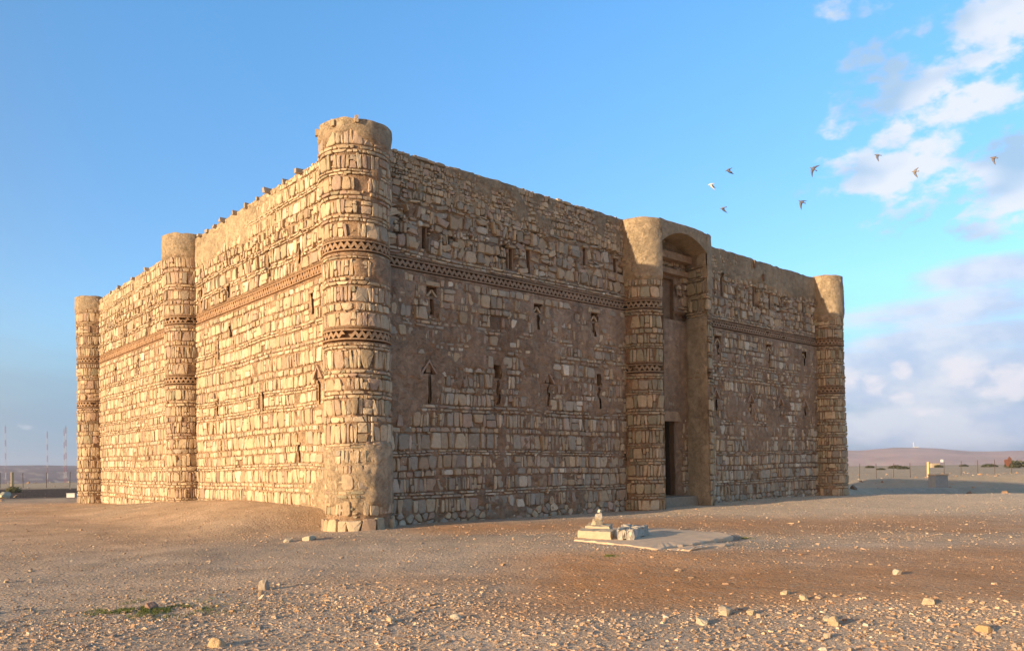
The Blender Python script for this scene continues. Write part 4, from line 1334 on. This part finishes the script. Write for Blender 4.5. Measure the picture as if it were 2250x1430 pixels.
fence(126, 127, 58, 122, 2.75, 2.3, 'thin wire fence with iron posts crossing the plain right of the castle')
fence(94, 96, -47, -88, 2.75, 1.75, 'wire fence with leaning iron posts left of the castle')


def post(a, b_, w_, h, mat, label, name='stone_post', cap=True):
    x, y, z = cpt(a, b_)
    b = MB(); b.loft([[(dx * w_ * s, dy * w_ * s, zz) for dx, dy in ((-.5, -.5), (.5, -.5), (.5, .5), (-.5, .5))] for (s, zz) in ((1.08, -.1), (1.0, .1), (.97, h * .5), (.95, h - .05), (.75, h))])
    o = b.build(name, mat); o.location = (x, y, z); tag(o, label, 'post'); return o


post((27 - CX) / FPX * 92, 92, .30, 1.95, M_YEL, 'square yellowish stone post at the start of the left fence')
post((2039 - CX) / FPX * 124, 124, .34, 2.45, M_YEL, 'tall cream post standing behind the grey concrete block')
x, y, z = cpt((2060 - CX) / FPX * 104, 104)
blk = empty('concrete_tank', (x, y, z - .02), math.atan2(RT[1], RT[0]) + .12); blk.scale = (1.95, 1.9, 2.2); tag(blk, 'square grey concrete block in the castle shadow at the right', 'concrete block')
b = MB(); b.loft([[(dx * s, dy * s, zz) for dx, dy in ((-.46, -.4), (.46, -.4), (.46, .4), (-.46, .4))] for (s, zz) in ((1.0, .08), (.99, .5), (.98, .86), (.95, .88))]); b.build('block_body', M_GREYB, blk)
b = MB(); b.box(-.56, .56, -.5, .5, -.05, .08, .01); b.build('footing', M_GREYB, blk)
b = MB(); b.box(-.49, .49, -.43, .43, .881, .95, .006); b.build('lid', M_CONC, blk)

M_RUST = mat_plain('rusty_sheet', (.20, .085, .05), rough=.8, var=.5)
M_WHITE = mat_plain('white_paint', (.78, .76, .70), rough=.6)
M_HAZY_WHITE = mat_plain('hazy_white_paint', (.50, .47, .44), rough=.7)  # mast white with distance haze put into its colour
M_HAZY_RED = mat_plain('hazy_red_paint', (.30, .085, .075), rough=.6)  # mast red, likewise muted in colour to stand for haze
x, y, z = cpt((2210 - CX) / FPX * 229, 228)
sg = empty('rusty_sign', (x, y, z - .1), math.atan2(RT[1], RT[0])); sg.scale = (1.75, 1.7, 1.7); tag(sg, 'rusty brown diamond-shaped sheet sign tilted on the far right plain', 'sign')
b = MB(); pr = [(-.62, .95), (-.12, .25), (.42, 1.0), (.55, 1.75), (.18, 2.15), (-.1, 1.65), (-.68, 1.6)]
V = [(px, -.03, pz) for px, pz in pr] + [(px, .03, pz) for px, pz in pr]
n_ = 7
F4 = [(k, (k + 1) % n_, n_ + (k + 1) % n_, n_ + k) for k in range(n_)]
V += [(0, -.03, 1.2), (0, .03, 1.2)]
F3 = [((k + 1) % n_, k, 14) for k in range(n_)] + [(n_ + k, n_ + (k + 1) % n_, 15) for k in range(n_)]
b.add(V, F4 + F3); b.build('sheet', M_RUST, sg)
b = MB(); b.tube((-.1, .08, -.3), (.0, .08, 1.6), .05, .04); b.build('sign_pole', M_IRON, sg)
x, y, z = cpt((2069 - CX) / FPX * 285, 285)
sg = empty('white_sign', (x, y, z - .1), math.atan2(RT[1], RT[0])); sg.scale = (2.1, 2.1, 2.0); tag(sg, 'small white board on a thin pole beyond the wire fence', 'sign')
b = MB(); b.box(-.22, .24, -.03, .0, 1.0, 1.5, .02); b.build('board', M_WHITE, sg)
b = MB(); b.tube((.05, .03, -.2), (.03, .03, 1.3), .035); b.build('sign_pole', M_IRON, sg)
for (px, bb, w_, h_, lab) in ((2053, 280, 1.35, .75, 'flat cream crate lying beyond the wire fence at the right'), (157, 58, .30, .13, 'small white block on dark ground beside the far left tower')):
    x, y, z = cpt((px - CX) / FPX * bb, bb)
    b = MB(); b.box(-w_, w_, -w_ * .6, w_ * .6, -.05, h_ * 2, .02); b.box(-w_ * 1.05, w_ * 1.05, -w_ * .65, w_ * .65, h_ * 2 + .002, h_ * 2 + .06, .01)
    o = b.build('white_block', M_WHITE if px < 1000 else M_BLOCK); o.location = (x, y, z); o.rotation_euler = (0, 0, -.7); tag(o, lab, 'block')


# low desert shrubs beyond the fences
def shrub_mesh(seed, sx, sz):
    rng = np.random.default_rng(seed); n = 900
    p = rng.normal(0, 1, (n, 3)); p /= np.linalg.norm(p, axis=1)[:, None]; p *= rng.uniform(.45, 1, (n, 1)) ** .5
    lump = 1 + .5 * (vnoise(p[:, 0] * 2 + 5, p[:, 1] * 2 + p[:, 2] * 2, seed)[:, None] - .5); p *= lump
    p[:, 2] = np.abs(p[:, 2])
    c_ = p * np.array([sx, sx * .7, sz]); d = rng.normal(0, 1, (n, 3)); d2 = rng.normal(0, 1, (n, 3)); s = .07 * sx + .02
    V = np.stack([c_ - d * s * .4, c_ + d * s * .4, c_ + d2 * s], 1).reshape(-1, 3)
    col = np.array([.085, .085, .045]) * np.exp(rng.normal(0, .3, (n, 1)))
    return V, np.arange(3 * n).reshape(-1, 3), np.repeat(col, 3, 0)


proto = None
for i, (px, bb, s_) in enumerate(((1910, 222, 1.9), (1968, 200, 2.3), (1985, 185, 1.8), (2060, 210, 2.0), (2172, 205, 2.3), (2232, 195, 4.2), (1935, 175, 1.2), (2118, 228, 1.7), (2225, 178, 1.9))):
    bb *= 1.33; s_ *= 1.3
    x, y, z = cpt((px - CX) / FPX * bb, bb)
    if proto is None:
        V, F, c_ = shrub_mesh(9, .9, .5)
        proto = o = empty('desert_shrub')
        fo = new_mesh('foliage', V, [F], [M_PEBBLE], colors=c_, parent=proto)
        b = MB()
        for k in range(6):
            t_ = k * 1.05; b.tube((0, 0, -.05), (math.cos(t_) * .45, math.sin(t_) * .3, .3), .03, .01, 5)
        st = b.build('stem', M_WOOD, proto)
    else:
        o = proto.copy(); COL.objects.link(o)
        for c0 in (fo, st):
            c1 = c0.copy(); COL.objects.link(c1); c1.parent = o
    o.location = (x, y, z - .03); o.scale = (s_, s_, s_ * .8); o.rotation_euler = (0, 0, i * 1.3)
    tag(o, ['small dark shrub nearest the far right tower', 'broad dark shrub left of the cream post, rear of its close pair', 'dark shrub left of the cream post, front of its close pair',
            'dark shrub behind the cream crate', 'wide low shrub left of the rusty sign', 'largest dark shrub, behind the rusty sign at the right edge', 'smallest shrub, low in front near the far right tower',
            'faint shrub midway between the white board and the rusty sign', 'dark shrub in front of the largest shrub by the rusty sign'][i], 'shrub', 'desert shrubs beyond the right fence')
x, y, z = cpt((28 - CX) / FPX * 76, 76)
V, F, c_ = shrub_mesh(14, .75, .6)
o = new_mesh('thorn_bush', V, [F], [M_PEBBLE], colors=c_ * 1.8 + np.array([.05, .04, 0])); o.location = (x, y, z); tag(o, 'pale dry bush below the yellowish stone post at the left', 'bush')


# ------------------------------------------------------------------ radio masts
def mast(px, bb, ytop, label, wid=1.5):
    x, y, z = cpt((px - CX) / FPX * bb, bb)
    a, e = dirs(px, ytop); ztop = EYE[2] + math.hypot(x - EYE[0], y - EYE[1]) * math.tan(e)
    root = empty('radio_mast', (x, y, z)); tag(root, label, 'radio mast', 'red and white radio masts on the left horizon')
    Ht = ztop - z; n = 9
    for i in range(n):
        z0 = Ht * i / n; z1 = Ht * (i + 1) / n; b = MB()
        for k in range(3):
            t_ = k * 2.0944; t2 = (k + 1) * 2.0944
            p = (math.cos(t_) * wid / 2, math.sin(t_) * wid / 2); q = (math.cos(t2) * wid / 2, math.sin(t2) * wid / 2)
            b.tube((p[0], p[1], z0), (p[0], p[1], z1), .17, .17, 5)
            for j in range(4):
                za = z0 + (z1 - z0) * j / 4; zb = z0 + (z1 - z0) * (j + 1) / 4
                b.tube((p[0], p[1], za), (q[0], q[1], zb), .07, .07, 4)
        b.build('mast_section', M_HAZY_RED if i % 2 == 0 else M_HAZY_WHITE, root)
    b = MB(); b.tube((0, 0, Ht), (0, 0, Ht + 3), .3, .1, 5); b.build('antenna', M_IRON, root)
    b = MB(); b.box(3, 9, -3, 3, -1, 4, .05); b.box(2.7, 9.3, -3.3, 3.3, 4.01, 4.6); b.build('equipment_hut', M_BLOCK, root)


mast(12, 1200, 937, 'leftmost red and white radio mast by the picture edge')
mast(104, 1200, 950, 'shorter radio mast standing alone in the middle of the left horizon', 1.4)
mast(141, 1230, 944, 'thinner left mast of the close pair beside the far left tower', 1.1)
mast(145, 1180, 938, 'brighter right mast of the close pair beside the far left tower', 1.6)
x, y, _ = cpt((2008 - CX) / FPX * 2640, 2640)
b = MB()
for k in range(3):
    t_ = k * 2.0944; b.tube((math.cos(t_) * 2.5, math.sin(t_) * 2.5, -12), (0, 0, 26), .45, .3, 5)
b.box(-1.6, 1.6, -1.6, 1.6, 18, 22, .1)
o = b.build('communication_tower', M_WHITE); o.location = (x, y, 38); tag(o, 'pale communication tower on the hilltop right of the castle', 'tower')

# pale houses on the far right hill
proto = None
for i, (px, bb, hy) in enumerate(((1933, 2450, 994), (1968, 2500, 993), (1976, 2500, 994), (2012, 2550, 985), (2060, 2500, 993), (2085, 2520, 993), (1925, 2300, 997), (1996, 2200, 1012))):
    x, y, _ = cpt((px - CX) / FPX * bb, bb); a, e = dirs(px, hy)
    z = EYE[2] + math.hypot(x - EYE[0], y - EYE[1]) * math.tan(e)
    if proto is None:
        proto = o = empty('far_house')
        b = MB(); b.box(-8, 8, -5, 5, -14, 4, .1); w1 = b.build('wall', M_BLOCK, proto)
        b = MB(); b.box(-8.4, 8.4, -5.4, 5.4, 4.01, 4.9, .05); w2 = b.build('roof', M_WHITE, proto)
    else:
        o = proto.copy(); COL.objects.link(o)
        for c0 in (w1, w2):
            c1 = c0.copy(); COL.objects.link(c1); c1.parent = o
    o.location = (x, y, z); o.rotation_euler = (0, 0, i * .7)
    tag(o, ['leftmost pale house high on the far hill', 'upper pale house of the pair left of the hilltop tower', 'lower pale house of the pair left of the hilltop tower', 'pale house on the summit beside the hilltop tower',
            'pale house just right of the hilltop tower on the ridge', 'rightmost pale house on the far ridge', 'pale house below the leftmost one on the far hill', 'pale house low at the foot of the far hill'][i], 'house', 'pale houses on the far right hill')


# ------------------------------------------------------------------ pigeons
def pigeon(px, py, dist, wing, body, dih, label, col=(.20, .20, .22), flap=(1, 1), sweep=.35, depthc=.0):
    """wing, body: directions in the view plane (degrees, 0 = right, 90 = up)"""
    d = ff + rr * (px - CX) / FPX - uu * (py - CY) / FPX
    P = EYE + d * dist
    def dv(deg, dc=0.0): return Vector(rr * math.cos(R_(deg)) + uu * math.sin(R_(deg)) + FW * dc).normalized()
    B = dv(body, depthc); Wg = dv(wing); Nn = B.cross(Wg).normalized(); Wg = Nn.cross(B).normalized()
    b = MB()
    rings = []
    for (x, r, rz) in ((-.19, .030, .006), (-.12, .022, .012), (-.06, .038, .035), (.0, .052, .050), (.06, .046, .046), (.105, .028, .030), (.135, .026, .028), (.158, .016, .016), (.18, .004, .004)):
        rings.append([(x, r * math.cos(t * math.pi / 4), rz * math.sin(t * math.pi / 4) + .0) for t in range(8)])
    b.loft(rings)
    for s, fl in ((1, flap[0]), (-1, flap[1])):
        rings = []
        for (t, ch, off) in ((0, .13, .01), (.12, .14, .02), (.28, .13, .0), (.5, .10, -.05), (.75, .07, -.12), (1.0, .012, -.20)):
            y_ = .03 + .31 * t * math.cos(R_(dih * fl)); z_ = .02 + .31 * t * math.sin(R_(dih * fl))
            x_ = off * sweep / .35 * .8
            rings.append([(x_ + ch / 2, s * y_, z_), (x_, s * y_, z_ + .008), (x_ - ch / 2, s * y_, z_), (x_, s * y_, z_ - .006)])
        b.loft(rings)
    o = b.build('pigeon', mat_plain('feathers', col, rough=.7, bump=0), smooth=True)
    Mx = Matrix.Identity(4)
    for i in range(3): Mx[i][0] = B[i]; Mx[i][1] = Wg[i]; Mx[i][2] = Nn[i]; Mx[i][3] = P[i]
    o.matrix_world = Mx
    tag(o, label, 'bird', 'pigeons flying right of the castle')


pigeon(1601, 373, 40, 10, 200, 75, 'pigeon with raised wings, upper of the three birds at the left of the flock', (.14, .14, .17), depthc=.6)
pigeon(1563, 405, 40, 20, 185, 62, 'white pigeon, leftmost bird of the flock', (.62, .60, .58), depthc=.5)
pigeon(1589, 457, 42, 60, 190, 55, 'lowest small pigeon at the left of the flock', (.2, .2, .23), depthc=.4)
pigeon(1787, 372, 36, 54, 148, 6, 'gliding pigeon with both wings fully spread on a diagonal', (.17, .17, .20), depthc=.2)
pigeon(1762, 444, 37, 55, 150, 25, 'dark pigeon with bent wings, lowest bird below the middle of the flock', (.15, .15, .18), flap=(1.6, .3), depthc=.3)
pigeon(1929, 341, 42, 40, 160, 50, 'pigeon against the small clouds, topmost of the flock', (.17, .17, .2), flap=(1, .4), depthc=.5)
pigeon(2011, 377, 42, 80, 175, 30, 'pigeon with wings held nearly upright before the white cloud', (.3, .27, .25), depthc=.5)
pigeon(2184, 347, 40, 60, 165, 45, 'brownish pigeon at the far right before the grey cloud', (.24, .19, .17), flap=(1, .3), depthc=.4)


# ------------------------------------------------------------------ air
hz = MB(); hz.box(-5200, 5200, -5200, 5200, -45, 75)
ho = hz.build('haze', None); ho.data.materials.clear()
hm = bpy.data.materials.new('haze'); hm.use_nodes = True
ht = NT(hm.node_tree); ht.N.clear()
pv = ht.node('ShaderNodeVolumePrincipled'); pv.inputs['Color'].default_value = (.80, .86, 1.0, 1); pv.inputs['Density'].default_value = .00016; pv.inputs['Anisotropy'].default_value = .2
ov = ht.node('ShaderNodeOutputMaterial'); ht.L.new(pv.outputs[0], ov.inputs['Volume'])
ho.data.materials.append(hm)
tag(ho, 'thin evening haze over the desert', 'haze', kind='stuff')
